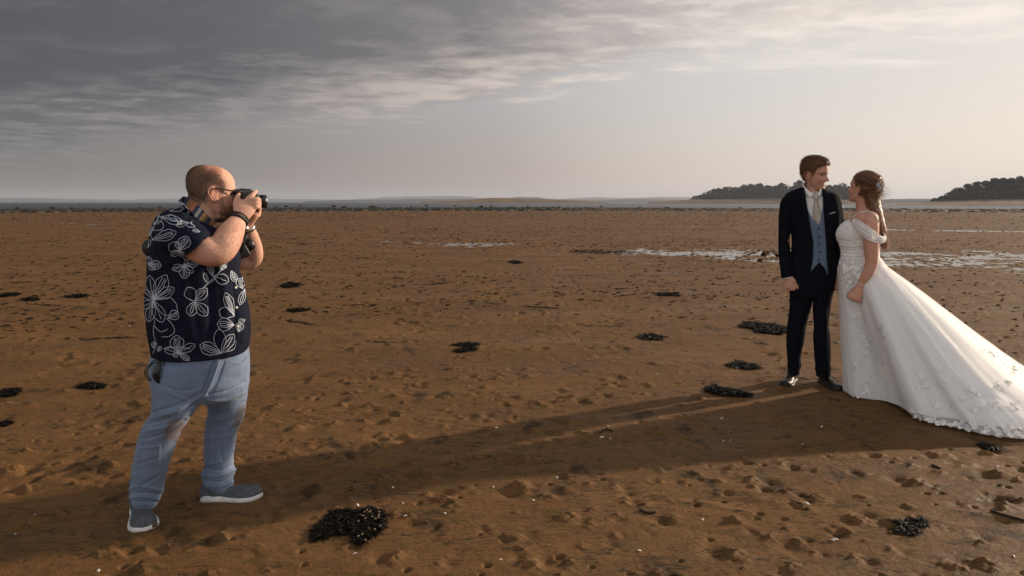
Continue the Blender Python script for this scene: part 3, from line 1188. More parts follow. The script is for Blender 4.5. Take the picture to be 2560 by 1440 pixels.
def skin_colour(v, head, base, lips=(0.42, 0.13, 0.10), rosy=(0.50, 0.17, 0.11), brow=(0.06, 0.035, 0.02), iris=(0.03, 0.03, 0.035), seed=0, lip_k=0.7, open_smile=0.0):
    """what a face is coloured like: lips, brows, eyes, redder cheeks and ears, uneven skin"""
    n = len(v)
    c = np.tile(np.asarray(base, float), (n, 1))
    mott = fbm(v * 28, 3, seed)
    c *= (1 + 0.14 * mott)[:, None]
    c = blend(c, np.clip(fbm(v * 130, 2, seed + 7) - 0.28, 0, 1) * 1.3, np.asarray(base) * np.array((0.62, 0.52, 0.46)))
    c = blend(c, 0.55 * np.clip(fbm(v * 9, 2, seed + 3), 0, 1), rosy)
    q = head.loc(v)
    x, y, z = q.T
    ay = np.abs(y)
    fr = (x > 0.045).astype(float)
    near = (np.linalg.norm(q, axis=1) < 0.17).astype(float)
    c = blend(c, near * fr * 0.45 * gz(ay - 0.040, z + 0.036, 0.020, 0.018), rosy)
    c = blend(c, near * fr * 0.35 * gz(ay, z + 0.038, 0.016, 0.014), rosy)
    c = blend(c, near * (ay > 0.070) * (x < 0.02) * 0.35, rosy)
    c = blend(c, near * fr * lip_k * np.clip(1.5 * gz(ay, z + 0.0715, 0.0265, 0.0085), 0, 1), lips)
    if open_smile:
        c = blend(c, near * fr * open_smile * np.clip(1.8 * gz(ay, z + 0.0712, 0.022, 0.0042) - 0.3, 0, 1), (0.80, 0.76, 0.70))
    c = blend(c, near * fr * np.clip(1.7 * gz(ay - 0.031, z + 0.0065, 0.013, 0.0048) - 0.25, 0, 1), (0.62, 0.57, 0.53))
    c = blend(c, near * fr * np.clip(1.9 * gz(ay - 0.031, z + 0.0065, 0.0058, 0.0056) - 0.3, 0, 1), iris)
    c = blend(c, near * fr * np.clip(1.4 * gz(ay - 0.031, z + 0.0015 + 6 * (ay - 0.031) ** 2, 0.016, 0.0022) - 0.1, 0, 1), (0.03, 0.02, 0.015))
    c = blend(c, near * fr * np.clip(1.5 * gz(ay - 0.030, z - 0.0165 + 9 * (ay - 0.026) ** 2, 0.020, 0.0048) - 0.15, 0, 1) * 0.85, brow)
    return c


def strands(roots, paths, radius, seg=3, colours=None, taper=0.4):
    """thin hairs as three-sided tubes; paths (n, k, 3)"""
    P = np.asarray(paths, float)
    n, k, _ = P.shape
    T = np.gradient(P, axis=1)
    T /= np.linalg.norm(T, axis=2, keepdims=True) + 1e-9
    ref = np.array((0.31, -0.8, 0.52))
    u = np.cross(T, ref)
    u /= np.linalg.norm(u, axis=2, keepdims=True) + 1e-9
    w = np.cross(T, u)
    rad = (np.asarray(radius).reshape(-1, 1) * np.linspace(1, taper, k)[None, :])[..., None]
    ring = []
    for s in range(seg):
        a = 2 * math.pi * s / seg
        ring.append(P + rad * (math.cos(a) * u + math.sin(a) * w))
    V = np.stack(ring, 2).reshape(-1, 3)            # n, k, seg
    base = (np.arange(n)[:, None, None] * k + np.arange(k - 1)[None, :, None]) * seg
    j = np.arange(seg)[None, None, :]
    j2 = (j + 1) % seg
    F = np.stack([base + j, base + j2, base + seg + j2, base + seg + j], -1).reshape(-1, 4)
    C = None
    if colours is not None:
        C = np.repeat(np.asarray(colours), k * seg, axis=0)
    return V, F, C


def add_strands(name, V, F, C, mat, parent):
    me = bpy.data.meshes.new(name)
    me.vertices.add(len(V))
    me.vertices.foreach_set('co', V.ravel())
    me.loops.add(F.size)
    me.loops.foreach_set('vertex_index', F.ravel().astype(np.int32))
    me.polygons.add(len(F))
    me.polygons.foreach_set('loop_start', np.arange(0, F.size, 4, dtype=np.int32))
    me.polygons.foreach_set('loop_total', np.full(len(F), 4, np.int32))
    me.update(calc_edges=True)
    if C is not None:
        paint(me, C)
    o = link(name, me, mat, parent)
    o['kind'] = 'stuff'
    return o


def shoe(heel, toe, up=(0, 0, 1), length=None, half_w=0.05, top_h=0.085, sole_h=0.03, toe_h=0.045, ankle=None, seg=28, spring=0.010, point=1.0):
    """returns (upper, sole) surfaces for a shoe from heel to toe points on the ground"""
    heel, toe = np.asarray(heel, float), np.asarray(toe, float)
    f = toe - heel
    L = np.linalg.norm(f)
    f /= L
    u = np.asarray(up, float)
    s = np.cross(u, f)
    s /= np.linalg.norm(s)
    T = np.array([0.0, 0.03, 0.10, 0.22, 0.36, 0.52, 0.68, 0.82, 0.92, 0.975, 1.0])
    Wd = np.array([0.30, 0.50, 0.66, 0.70, 0.72, 0.86, 1.0, 0.96, 0.74 / point ** .5, 0.42 / point, 0.14]) * half_w
    So = np.array([0.0, 0.6, 1.0, 1.0, 0.9, 0.75, 0.7, 0.68, 0.66, 0.6, 0.5]) * sole_h
    lift = spring * np.clip((T - 0.7) / 0.3, 0, 1) ** 2
    Hh = np.interp(T, [0, 0.06, 0.26, 0.40, 0.55, 0.75, 0.92, 1.0], [top_h * 0.75, top_h, top_h, top_h * 0.92, top_h * 0.70, toe_h * 1.12, toe_h, toe_h * 0.55])
    q = catmull(np.column_stack([T, Wd, So, lift, Hh]), 4)
    a = np.linspace(0, np.pi, seg // 2)
    up_r, so_r = [], []
    for t, w, so, li, hh in q:
        c = heel + f * (t * L) + u * li
        ca, sa = np.cos(a), np.sin(a)
        dome = c + s * (w * 0.95) * (np.sign(ca) * np.abs(ca) ** 0.75)[:, None] + u * (so * 0.75 + (hh - so * 0.75) * sa ** 0.8)[:, None]
        flr = c + s * (w * 0.9) * (-ca)[:, None] + u * (so * 0.5)
        up_r.append(np.vstack([dome, flr[1:-1]]))
        edge = [(-1.04, 0.002), (-1.10, so * 0.45), (-1.05, so), (-0.75, so * 1.08), (0.75, so * 1.08), (1.05, so), (1.10, so * 0.45), (1.04, 0.002), (0.0, 0.0)]
        so_r.append(np.array([c + s * (w * e) + u * z for e, z in edge]))
    return skin_rings(up_r), skin_rings(so_r)


M_SKIN = principled('skin', (0.5, 0.3, 0.22), 0.58, 0.26, vcol=True, sss=0.06, vary=0.10, vary_scale=75, bump=[(260, 0.0009), (900, 0.0005)])
M_HAIR = principled('hair', (0.05, 0.03, 0.02), 0.42, 0.45, vcol=True)


def body_part(fig, root, parts, head, base, voxel=0.0036, smooth=3, **kw):
    me = remesh(parts, voxel, smooth)
    v = verts_of(me)
    paint(me, skin_colour(v, head, base, **kw))
    return link('body', me, M_SKIN, root), me


def surface_hairs(me, mask_fn, n, length, radius, dir_fn, colours, seed, lift=0.35, k=3, wave=0.0):
    """short hairs rooted on a surface where mask_fn says so"""
    g = np.random.default_rng(seed)
    v = verts_of(me)
    nn = normals_of(me)
    m = mask_fn(v)
    idx = np.where(m > 0.02)[0]
    if len(idx) == 0:
        return None
    pr = m[idx] / m[idx].sum()
    idx = g.choice(idx, n, p=pr)
    p = v[idx] + g.normal(0, 0.0015, (n, 3))
    nor = nn[idx]
    d = dir_fn(v[idx]) + g.normal(0, 0.25, (n, 3))
    d -= nor * (d * nor).sum(1)[:, None]
    d /= np.linalg.norm(d, axis=1)[:, None] + 1e-9
    ln = length * g.uniform(0.6, 1.25, n)
    t = np.linspace(0, 1, k)
    path = p[:, None, :] + (d[:, None, :] * t[None, :, None] + nor[:, None, :] * (lift * np.sin(t * 1.9) / 1.2)[None, :, None]) * ln[:, None, None]
    col = np.asarray(colours)[g.integers(0, len(colours), n)] * g.uniform(0.7, 1.3, (n, 1))
    return strands(None, path, np.full(n, radius), 3, col)

# ------------------------------------------------------------------ the photographer
PH = Fig(480, 1290)
PHOTO = thing('person', 'bald bearded photographer in navy floral shirt raising a camera to his eye', 'person', PH.B)
ph_head = Head(PH, 531, 480, -0.01, (0.99, 0.13), R_(-3), 0.0, 1.0)
P = PH.P


def ph_hands():
    parts = []
    # right hand: palm, four fingers over the grip, thumb behind the body
    parts.append(PH.loft([(583, 549, 613, 561, -0.140, 0.024), (583, 532, 625, 545, -0.138, 0.024), (585, 517, 637, 531, -0.130, 0.022), (589, 505, 642, 516, -0.118, 0.020), (598, 497, 642, 505, -0.105, 0.016)], 4, 20))
    fr = 0.0098
    parts.append(tube([P(612, 507, -0.120), P(624, 494, -0.124), P(633, 486, -0.114), P(640, 478.5, -0.088)], [0.0115, 0.0115, 0.0105, 0.0088], 12, 5))
    for y, e in ((499.5, 0.0), (508.5, 0.6), (518, 0.0)):
        parts.append(tube([P(628, y + 3, -0.126), P(641, y - 1, -0.128), P(647.5 + e, y + 0.5, -0.108), P(645.5 + e, y + 3, -0.080), P(639, y + 4, -0.062)], [0.0115, 0.0112, 0.0103, 0.0092, 0.008], 12, 5))
    parts.append(tube([P(593, 527, -0.130), P(590, 511, -0.122), P(592, 498, -0.110), P(597, 486, -0.098)], [0.0155, 0.0145, 0.0118, 0.0092], 12, 5))
    # left hand: cupped under the lens
    parts.append(PH.loft([(604, 566, 628, 571, 0.055, 0.022), (608, 552, 636, 558, 0.045, 0.026), (612, 541, 646, 544, 0.030, 0.030), (616, 533, 650, 535, 0.020, 0.028)], 4, 18))
    for k, (x, e) in enumerate(((622, 0.0), (631, 0.004), (639, 0.002), (646, -0.004))):
        parts.append(tube([P(x, 538, 0.030), P(x + 2, 527, 0.052), P(x + 3, 513, 0.056 + e), P(x + 3, 501, 0.044)], [0.0105, 0.0102, 0.0095, 0.0082], 10, 4))
    parts.append(tube([P(618, 541, 0.0), P(627, 531, -0.026), P(637, 524, -0.040), P(645, 518, -0.040)], [0.0125, 0.0118, 0.0105, 0.0088], 10, 4))
    return parts


def ph_body():
    parts = ph_head.mesh(jaw=1.20, nose=1.0, chin=0.8, width=1.05)
    parts.append(tube([P(512, 500, -0.01), P(500, 530, -0.01), P(482, 572, -0.005), P(478, 615, 0)], [0.066, 0.074, 0.088, 0.11], 24, 5, flat=[1, 1, 1.1, 1.3]))
    parts.append(ellipsoid(P(545, 540, -0.01), ph_head.M, (0.050, 0.058, 0.028), 20, 12))       # heavy jaw
    parts.append(ellipsoid(P(488, 512, -0.01), ph_head.M, (0.035, 0.060, 0.030), 20, 12))       # nape
    parts.append(PH.loft([(440, 560, 540, 575, 0, 0.12), (400, 600, 575, 640, 0, 0.19), (390, 700, 590, 710, 0, 0.19), (390, 840, 600, 830, 0, 0.18)], 4, 28))
    parts.append(tube([P(445, 588, -0.130), P(476, 607, -0.215), P(516, 627, -0.250), P(545, 630, -0.255), P(562, 611, -0.238), P(577, 584, -0.205), P(590, 561, -0.165), P(598, 546, -0.142), P(603, 534, -0.13)],
                      [0.046, 0.060, 0.063, 0.0575, 0.0600, 0.0540, 0.0415, 0.0325, 0.028], 22, 6, flat=[1, 1, 1, 1, 1, 1, 0.95, 0.88, 0.85], ref=PH.D))
    parts.append(tube([P(450, 585, 0.170), P(540, 622, 0.205), P(608, 647, 0.195), P(633, 645, 0.180), P(632, 620, 0.150), P(625, 592, 0.108), P(617, 566, 0.062), P(616, 552, 0.045)],
                      [0.075, 0.064, 0.054, 0.0435, 0.0450, 0.0395, 0.0300, 0.026], 20, 6, ref=PH.D))
    return parts + ph_hands()


PH_BASE = (0.60, 0.345, 0.25)
ph_body_ob, ph_me = body_part(PH, PHOTO, ph_body(), ph_head, PH_BASE, 0.0036, 3, rosy=(0.52, 0.19, 0.125), brow=(0.16, 0.09, 0.05), seed=2)


def ph_hair_mask(v):
    q = ph_head.loc(v)
    x, y, z = q.T
    near = (np.linalg.norm(q, axis=1) < 0.20)
    line = 0.030 + 0.010 * np.sin(z * 60) - 0.25 * np.clip(z - 0.055, 0, 1)
    m = 1 / (1 + np.exp((x - line) / 0.006))
    m *= 1 / (1 + np.exp(-(z + 0.052 - 0.10 * np.clip(x + 0.05, -1, 0.02)) / 0.006))
    m *= 1 - np.clip((z - 0.080) / 0.028, 0, 1) * np.clip((x + 0.055) / 0.03, 0, 1) * 0.93
    ear = gz(x + 0.008, z + 0.012, 0.030, 0.042)
    m *= 1 - np.clip(ear * 1.6, 0, 1) * (np.abs(y) > 0.05)
    m *= (z > -0.075)
    return np.clip(m, 0, 1) * near


def ph_beard_mask(v):
    q = ph_head.loc(v)
    x, y, z = q.T
    near = (np.linalg.norm(q - np.array((0.03, 0, -0.06)), axis=1) < 0.135)
    m = 1 / (1 + np.exp((z + 0.066 - 0.010 * np.sin(x * 60)) / 0.008))
    m *= 1 / (1 + np.exp(-(x - 0.022 - 0.25 * (z + 0.08)) / 0.006))
    m *= 1 / (1 + np.exp(-(z + 0.150) / 0.008))
    side = gz(x - 0.026, z + 0.030, 0.009, 0.030) * (np.abs(y) > 0.045) * 0.35
    return np.clip(m + side, 0, 1) * near


v_ = verts_of(ph_me)
c_ = skin_colour(v_, ph_head, PH_BASE, rosy=(0.52, 0.19, 0.125), brow=(0.16, 0.09, 0.05), seed=2)
c_ = blend(c_, 0.80 * ph_hair_mask(v_), (0.085, 0.047, 0.027))
c_ = blend(c_, 0.55 * ph_beard_mask(v_), (0.18, 0.075, 0.035))
q_ = ph_head.loc(v_)
top_ = np.clip((q_[:, 2] - 0.06) / 0.03, 0, 1) * (q_[:, 0] < 0.03) * (np.linalg.norm(q_, axis=1) < 0.16)
c_ = blend(c_, 0.5 * top_, (0.40, 0.15, 0.09))
_ca = ph_me.color_attributes['Col']
_buf = np.ones((len(v_), 4))
_buf[:, :3] = c_
_ca.data.foreach_set('color', _buf.ravel())


def dir_back(v):
    q = ph_head.loc(v)
    d = np.column_stack([-0.55 - q[:, 0] * 3, np.zeros(len(v)), -0.9 * np.ones(len(v))])
    return d @ ph_head.M


def dir_beard(v):
    d = np.tile(np.array((0.25, 0.0, -1.0)), (len(v), 1))
    return d @ ph_head.M


HAIR_BROWN = [(0.085, 0.050, 0.028), (0.13, 0.078, 0.045), (0.055, 0.034, 0.020), (0.20, 0.145, 0.10)]
V, F, C = surface_hairs(ph_me, ph_hair_mask, 10000, 0.009, 0.00032, dir_back, HAIR_BROWN, 3, lift=0.15)
add_strands('hair', V, F, C, M_HAIR, PHOTO)
V, F, C = surface_hairs(ph_me, ph_beard_mask, 4500, 0.0090, 0.00036, dir_beard, [(0.15, 0.070, 0.035), (0.09, 0.045, 0.025), (0.22, 0.11, 0.06), (0.05, 0.03, 0.02)], 4, lift=0.2)
add_strands('beard', V, F, C, M_HAIR, PHOTO)

def ph_arm_mask(v):
    px = project(v + PH.B)
    m = (px[:, 0] > 535) & (px[:, 1] > 556) & (px[:, 1] < 675)
    return m.astype(float)


V, F, C = surface_hairs(ph_me, ph_arm_mask, 2600, 0.013, 0.00022, lambda v: np.tile(PH.X * 0.2 + np.array((0, 0, -1.0)), (len(v), 1)), [(0.20, 0.11, 0.055), (0.13, 0.07, 0.04)], 14, lift=0.3)
add_strands('arm_hair', V, F, C, M_HAIR, PHOTO)

# shirt: torso and two short sleeves melted into one cloth surface
M_SHIRT = principled('navy cotton', (0.0070, 0.0092, 0.0210), 0.88, 0.10, bump=[(420, 0.0008), (60, 0.0015)], vary=0.25, vary_scale=14)
sh = [PH.loft([(458, 516, 516, 547, 0, 0.085), (438, 521, 545, 566, 0, 0.135), (412, 529, 572, 590, 0, 0.190), (392, 543, 588, 612, 0, 0.222), (377, 570, 598, 632, 0, 0.236), (370, 603, 600, 650, 0, 0.240), (368, 645, 597, 672, 0, 0.234),
               (366, 690, 606, 703, 0, 0.228), (362, 740, 617, 745, 0, 0.228), (363, 790, 624, 786, 0, 0.228), (368, 835, 625, 822, 0, 0.226), (375, 868, 622, 850, 0, 0.222), (378, 888, 616, 868, 0, 0.220)], 5, 56, ex=2.25),
      PH.loft([(400, 560, 448, 532, -0.105, 0.085), (386, 588, 462, 532, -0.150, 0.100), (400, 612, 486, 548, -0.185, 0.098), (428, 628, 509, 566, -0.222, 0.092), (455, 641, 529, 586, -0.246, 0.086)], 5, 32),
      PH.loft([(410, 600, 470, 540, 0.150, 0.095), (455, 630, 545, 570, 0.185, 0.086), (505, 652, 580, 596, 0.205, 0.078)], 5, 28)]
shirt_me = remesh(sh, 0.0048, 4)
shirt_folds = [
    ([(520, 590), (500, 625), (470, 655), (430, 668)], 7, -0.010), ([(529, 598), (548, 640), (566, 664)], 6, -0.008),
    ([(392, 640), (420, 690), (432, 760)], 10, -0.010), ([(410, 630), (450, 690), (470, 760), (474, 840)], 12, 0.008),
    ([(545, 668), (560, 720), (566, 800), (562, 872)], 10, 0.010), ([(580, 676), (586, 740), (588, 800), (586, 870)], 5, -0.008), ([(520, 680), (528, 760), (530, 870)], 11, -0.010),
    ([(600, 690), (606, 760), (605, 850)], 7, 0.006), ([(450, 790), (470, 840), (478, 890)], 9, -0.007), ([(395, 800), (402, 850), (400, 888)], 8, 0.007),
    ([(470, 545), (440, 580), (430, 612)], 7, -0.006), ([(410, 545), (400, 585), (412, 625)], 6, 0.005), ([(360, 720), (400, 742), (440, 744)], 8, -0.006), ([(364, 800), (395, 790), (425, 796)], 8, -0.006)]
folds(PH, shirt_me, shirt_folds, 0.0035, (9, 9, 7), 5)
SHIRT = link('shirt', shirt_me, M_SHIRT, PHOTO)
shirt_bvh = bvh_of(shirt_me)


# the printed flowers: white line drawing
def petal(cx, cy, ang, ln, wd, veins=2, notch=0.0):
    """outline and veins of a petal; angle in degrees, 90 is up"""
    a = R_(ang)
    ux, uy = math.cos(a), -math.sin(a)
    vx, vy = -uy, ux
    out = []
    t = np.linspace(0, 1, 15)
    prof = np.sin(np.pi * t ** 1.35) ** 0.8
    L = [(cx + ux * ln * s + vx * wd * w, cy + uy * ln * s + vy * wd * w) for s, w in zip(t, prof)]
    Rr = [(cx + ux * ln * s - vx * wd * w, cy + uy * ln * s - vy * wd * w) for s, w in zip(t, prof)]
    out.append(L + Rr[::-1])
    for k in range(veins):
        o = ((k + 1) / (veins + 1) * 2 - 1) * 0.75
        tt = np.linspace(0.02, 0.86, 7)
        pr = np.sin(np.pi * tt ** 1.35) ** 0.8
        out.append([(cx + ux * ln * s + vx * wd * w * o, cy + uy * ln * s + vy * wd * w * o) for s, w in zip(tt, pr)])
    return out


PRINT = []
for args in (
    (487, 754, 118, 40, 15, 0), (487, 754, 48, 44, 13, 2), (487, 754, 250, 38, 13, 2), (487, 754, 312, 46, 14, 2),
    (460, 664, 198, 30, 9, 2), (460, 664, 275, 32, 13, 3), (460, 664, 325, 28, 9, 1), (460, 664, 4, 36, 6, 1), (460, 664, 60, 20, 4, 0),
    (384, 750, 62, 70, 17, 3), (384, 750, 30, 60, 14, 3), (384, 750, 100, 62, 12, 1), (384, 750, 140, 36, 10, 1), (384, 750, 215, 34, 10, 1), (384, 750, 258, 56, 12, 2), (384, 750, 292, 60, 15, 1), (384, 750, 335, 66, 22, 0), (384, 750, 80, 24, 4, 0), (384, 750, 270, 20, 4, 0),
    (420, 795, 25, 30, 12, 3), (447, 882, 100, 44, 17, 4), (447, 882, 28, 46, 10, 1), (447, 882, 165, 38, 9, 1), (447, 882, 325, 32, 7, 2), (447, 882, 215, 16, 6, 1),
    (553, 884, 158, 58, 16, 4), (553, 884, 95, 62, 15, 0), (553, 884, 58, 58, 13, 2), (585, 812, 178, 42, 17, 4), (585, 790, 110, 62, 12, 4), (585, 790, 160, 40, 14, 0),
    (596, 830, 80, 24, 10, 4), (606, 722, 110, 28, 11, 3), (612, 722, 252, 42, 8, 2), (608, 705, 60, 18, 9, 1), (612, 800, 200, 16, 6, 1),
    (533, 690, 340, 40, 13, 1), (533, 690, 110, 34, 7, 2), (552, 676, 60, 26, 7, 2), (565, 670, 110, 30, 10, 3), (578, 676, 290, 30, 8, 4), (520, 710, 110, 30, 5, 1),
    (371, 659, 350, 32, 11, 3), (371, 659, 320, 22, 8, 2), (370, 620, 95, 24, 9, 3), (371, 640, 280, 20, 7, 1),
    (449, 626, 58, 40, 15, 4), (449, 626, 150, 30, 13, 0), (449, 626, 108, 22, 6, 0), (449, 626, 300, 18, 6, 2), (449, 626, 210, 24, 8, 2),
    (380, 600, 18, 64, 13, 3), (384, 576, 40, 30, 12, 0), (388, 562, 65, 24, 11, 1), (372, 590, 80, 26, 8, 3),
    (402, 542, 345, 54, 11, 2), (444, 552, 150, 26, 6, 0), (470, 556, 195, 30, 7, 1), (488, 568, 160, 24, 5, 0), (425, 528, 10, 34, 5, 0),
    (500, 580, 165, 18, 4, 1), (440, 508, 60, 22, 6, 2), (456, 505, 300, 20, 6, 2), (384, 870, 80, 16, 6, 2), (395, 878, 60, 14, 5, 2)):
    PRINT += petal(*args)
PRINT += [[(552, 676), (535, 700), (512, 716), (495, 735), (487, 754)], [(550, 676), (540, 690), (515, 712)], [(388, 800), (384, 830), (390, 860), (383, 885)], [(385, 812), (402, 828), (420, 822)],
          [(416, 795), (432, 812), (437, 832), (420, 842), (405, 842)], [(476, 872), (440, 868), (410, 872)], [(560, 880), (585, 872), (590, 850)], [(384, 600), (372, 570), (392, 555), (398, 535)],
          [(465, 560), (468, 549)], [(478, 562), (480, 552)], [(452, 562), (454, 548)], [(370, 600), (378, 580), (384, 566)], [(458, 640), (463, 650), (475, 645)]]
V, F = [], []
for poly in PRINT:
    poly = np.asarray(poly, float) + np.random.default_rng(len(V)).normal(0, 0.5, (len(poly), 2))
    v, f = ribbon(PH, shirt_bvh, poly, 1.25, 0.0012, 4)
    o = len(V)
    V += v
    F += [tuple(i + o for i in q) for q in f]
# the same cloth goes on round the far side
tri = np.array(V)
n0 = len(V)
d0 = (tri @ PH.D)
mir, ok = [], []
for q in tri:
    start = q + PH.D * 0.9
    loc, nor, i, dist = shirt_bvh.ray_cast(Vector(start), Vector(-PH.D))
    ok.append(loc is not None)
    mir.append(np.array(loc) + PH.D * 0.0012 if loc is not None else q)
Fm = [tuple(i + n0 for i in q[::-1]) for q in F if all(ok[i] for i in q) and max(np.linalg.norm(mir[q[a]] - mir[q[a - 1]]) for a in range(4)) < 0.03]
M_PRINT = principled('pale print', (0.40, 0.44, 0.52), 0.85, 0.2)
add('floral_print', (V, F), M_PRINT, SHIRT)['kind'] = 'stuff'
add('floral_print', (mir, [tuple(i - n0 for i in q) for q in Fm]), M_PRINT, SHIRT)['kind'] = 'stuff'
# button placket and buttons
v, f = ribbon(PH, shirt_bvh, [(588, 672), (589, 720), (588, 790), (589, 850), (590, 874)], 1.6, 0.001, 8)
add('placket_seam', (v, f), principled('dark thread', (0.004, 0.005, 0.010), 0.9), SHIRT)
M_BUTTON = principled('pearl button', (0.70, 0.66, 0.60), 0.35, 0.5)
for bx, by in ((589, 719), (591, 769), (594, 816)):
    p_, n_ = cast(PH, shirt_bvh, bx, by)
    if p_ is not None:
        t_ = np.cross(n_, (0, 0, 1.0))
        t_ /= np.linalg.norm(t_)
        add('button', ellipsoid(p_ + n_ * 0.002, (t_, np.cross(n_, t_), n_), (0.0062, 0.0062, 0.0022), 12, 6), M_BUTTON, SHIRT)
# collar: a turned-down band round the neck
def strip_mesh(A, B, thick, sub=6):
    """a bent strap between two 3-D edge lines"""
    A, B = catmull(A, sub), catmull(B, sub)
    T = np.gradient((A + B) / 2, axis=0)
    N = np.cross(T, B - A)
    N /= np.linalg.norm(N, axis=1)[:, None] + 1e-9
    rings = np.stack([A + N * thick, B + N * thick, B - N * thick, A - N * thick], 1)
    return skin_rings(rings)


colA = [P(525, 562, -0.075), P(505, 540, -0.108), P(484, 516, -0.098), P(466, 497, -0.060), P(459, 492, 0.0), P(466, 497, 0.060), P(490, 520, 0.095), P(520, 555, 0.085)]
colB = [P(528, 585, -0.110), P(497, 560, -0.142), P(470, 530, -0.128), P(452, 510, -0.080), P(447, 505, 0.0), P(452, 510, 0.080), P(475, 540, 0.125), P(520, 580, 0.11)]
COLLAR = add('collar', strip_mesh(colA, colB, 0.0035, 8), M_SHIRT, PHOTO)
col_bvh = bvh_of(COLLAR.data)
V, F = [], []
for poly in ([(458, 508), (466, 518), (480, 530)], [(462, 520), (475, 540), (470, 528)], [(484, 540), (500, 556), (514, 574)], [(488, 534), (506, 552)], [(450, 504), (456, 512), (452, 518)], [(474, 524), (468, 530)], [(478, 528), (472, 534)], [(482, 532), (476, 539)], [(486, 536), (480, 543)]):
    v, f = ribbon(PH, col_bvh, poly, 2.6, 0.0012, 4)
    o = len(V)
    V += v
    F += [tuple(i + o for i in q) for q in f]
if F:
    add('collar_print', (V, F), M_PRINT, COLLAR)

# trousers
M_CHINO = principled('blue chino', (0.140, 0.190, 0.284), 0.85, 0.25, vcol=True, bump=[(500, 0.0006), (60, 0.0010)], vary=0.10, vary_scale=20, sheen=0.1)
tr = [PH.loft([(386, 862, 612, 842, 0, 0.20), (378, 885, 620, 866, 0, 0.205), (371, 914, 623, 900, 0, 0.205), (372, 945, 622, 930, 0, 0.20), (377, 972, 621, 958, 0, 0.19), (392, 992, 610, 985, 0.0, 0.16)], 5, 48, ex=2.2),
      PH.loft([(376, 905, 560, 905, -0.085, 0.120), (373, 945, 540, 950, -0.085, 0.118), (377, 975, 512, 992, -0.085, 0.112), (379, 1010, 492, 1018, -0.085, 0.106), (377, 1035, 475, 1042, -0.070, 0.100), (358, 1065, 455, 1072, -0.050, 0.096), (346, 1095, 442, 1102, -0.025, 0.092),
               (338, 1130, 428, 1138, 0.000, 0.088), (331, 1165, 418, 1172, 0.025, 0.085), (327, 1200, 411, 1205, 0.050, 0.082), (325, 1225, 406, 1230, 0.068, 0.080), (325, 1246, 398, 1248, 0.078, 0.074), (329, 1259, 391, 1262, 0.084, 0.068)], 6, 40),
      PH.loft([(470, 900, 623, 895, 0.085, 0.118), (490, 950, 621, 945, 0.090, 0.115), (503, 992, 617, 985, 0.100, 0.108), (520, 1022, 613, 1015, 0.112, 0.100), (517, 1045, 609, 1040, 0.120, 0.096), (513, 1075, 594, 1072, 0.128, 0.090), (510, 1105, 588, 1102, 0.135, 0.086),
               (510, 1140, 584, 1136, 0.142, 0.082), (512, 1165, 584, 1158, 0.147, 0.080), (504, 1190, 587, 1175, 0.150, 0.082), (509, 1210, 582, 1196, 0.152, 0.076), (526, 1229, 584, 1212, 0.152, 0.068)], 6, 40)]
tr_me = remesh(tr, 0.0048, 3)
tf = []
for ln, w, h in (
    ([(500, 984), (445, 1012), (384, 1030)], 3.2, -0.006), ([(494, 996), (440, 1026), (380, 1046)], 3.4, 0.006), ([(484, 1012), (430, 1044), (366, 1060)], 3.0, -0.007), ([(474, 1028), (425, 1062), (358, 1080)], 3.2, 0.006), ([(462, 1050), (410, 1084), (352, 1098)], 3.0, -0.005),
    ([(448, 1086), (405, 1112), (350, 1122)], 3.2, 0.004), ([(440, 1104), (400, 1140), (345, 1160)], 3.0, -0.004), ([(398, 1112), (396, 1160), (388, 1205)], 2.4, 0.004), ([(360, 1110), (350, 1160), (348, 1200)], 3.2, -0.004), ([(420, 1150), (395, 1190), (350, 1215)], 3.0, -0.004),
    ([(326, 1222), (355, 1214), (404, 1226)], 3.0, 0.006), ([(325, 1232), (362, 1231), (400, 1237)], 2.6, -0.006), ([(326, 1243), (356, 1240), (396, 1248)], 2.6, 0.006), ([(328, 1253), (360, 1254), (392, 1255)], 2.2, -0.004),
    ([(412, 900), (404, 930), (398, 955)], 3, -0.006), ([(400, 958), (440, 975), (490, 972)], 3.4, -0.004), ([(398, 950), (430, 985), (470, 1000)], 3.2, 0.004), ([(535, 905), (520, 945), (505, 985)], 3.4, -0.009), ([(545, 900), (532, 945), (510, 990)], 3.4, 0.008), ([(560, 905), (545, 950), (525, 990)], 3, -0.004),
    ([(522, 985), (560, 978), (612, 955)], 3.4, -0.005), ([(520, 1000), (565, 1000), (612, 980)], 3.4, 0.005), ([(612, 1004), (565, 1030), (520, 1040)], 3.0, -0.006), ([(608, 1020), (560, 1048), (517, 1054)], 3.2, 0.006), ([(600, 1042), (556, 1066), (515, 1070)], 3.0, -0.005),
    ([(590, 1072), (560, 1092), (515, 1098)], 3.2, 0.004), ([(575, 1080), (552, 1115), (556, 1150)], 3.2, -0.004), ([(584, 1120), (560, 1150), (520, 1160)], 3.0, 0.004), ([(530, 1090), (526, 1130), (530, 1160)], 3.0, 0.004),
    ([(510, 1168), (552, 1176), (586, 1160)], 3.0, -0.006), ([(505, 1186), (545, 1190), (587, 1173)], 3.0, 0.007), ([(507, 1199), (548, 1205), (583, 1190)], 2.6, -0.006), ([(514, 1213), (545, 1216), (582, 1203)], 2.4, 0.005)):
    tf.append((ln, w, h))
folds(PH, tr_me, tf, 0.0034, (6, 6, 10), 9)
v_ = verts_of(tr_me) + PH.B
px_ = project(v_)
dd_ = (verts_of(tr_me) @ PH.D)
c_ = np.tile(np.array((0.140, 0.190, 0.284)), (len(v_), 1))
mud = lambda x, y, sx, sy: np.exp(-((px_[:, 0] - x) / sx) ** 2 - ((px_[:, 1] - y) / sy) ** 2)
wob = 1 + 0.8 * fbm(verts_of(tr_me) * 30, 3, 12)
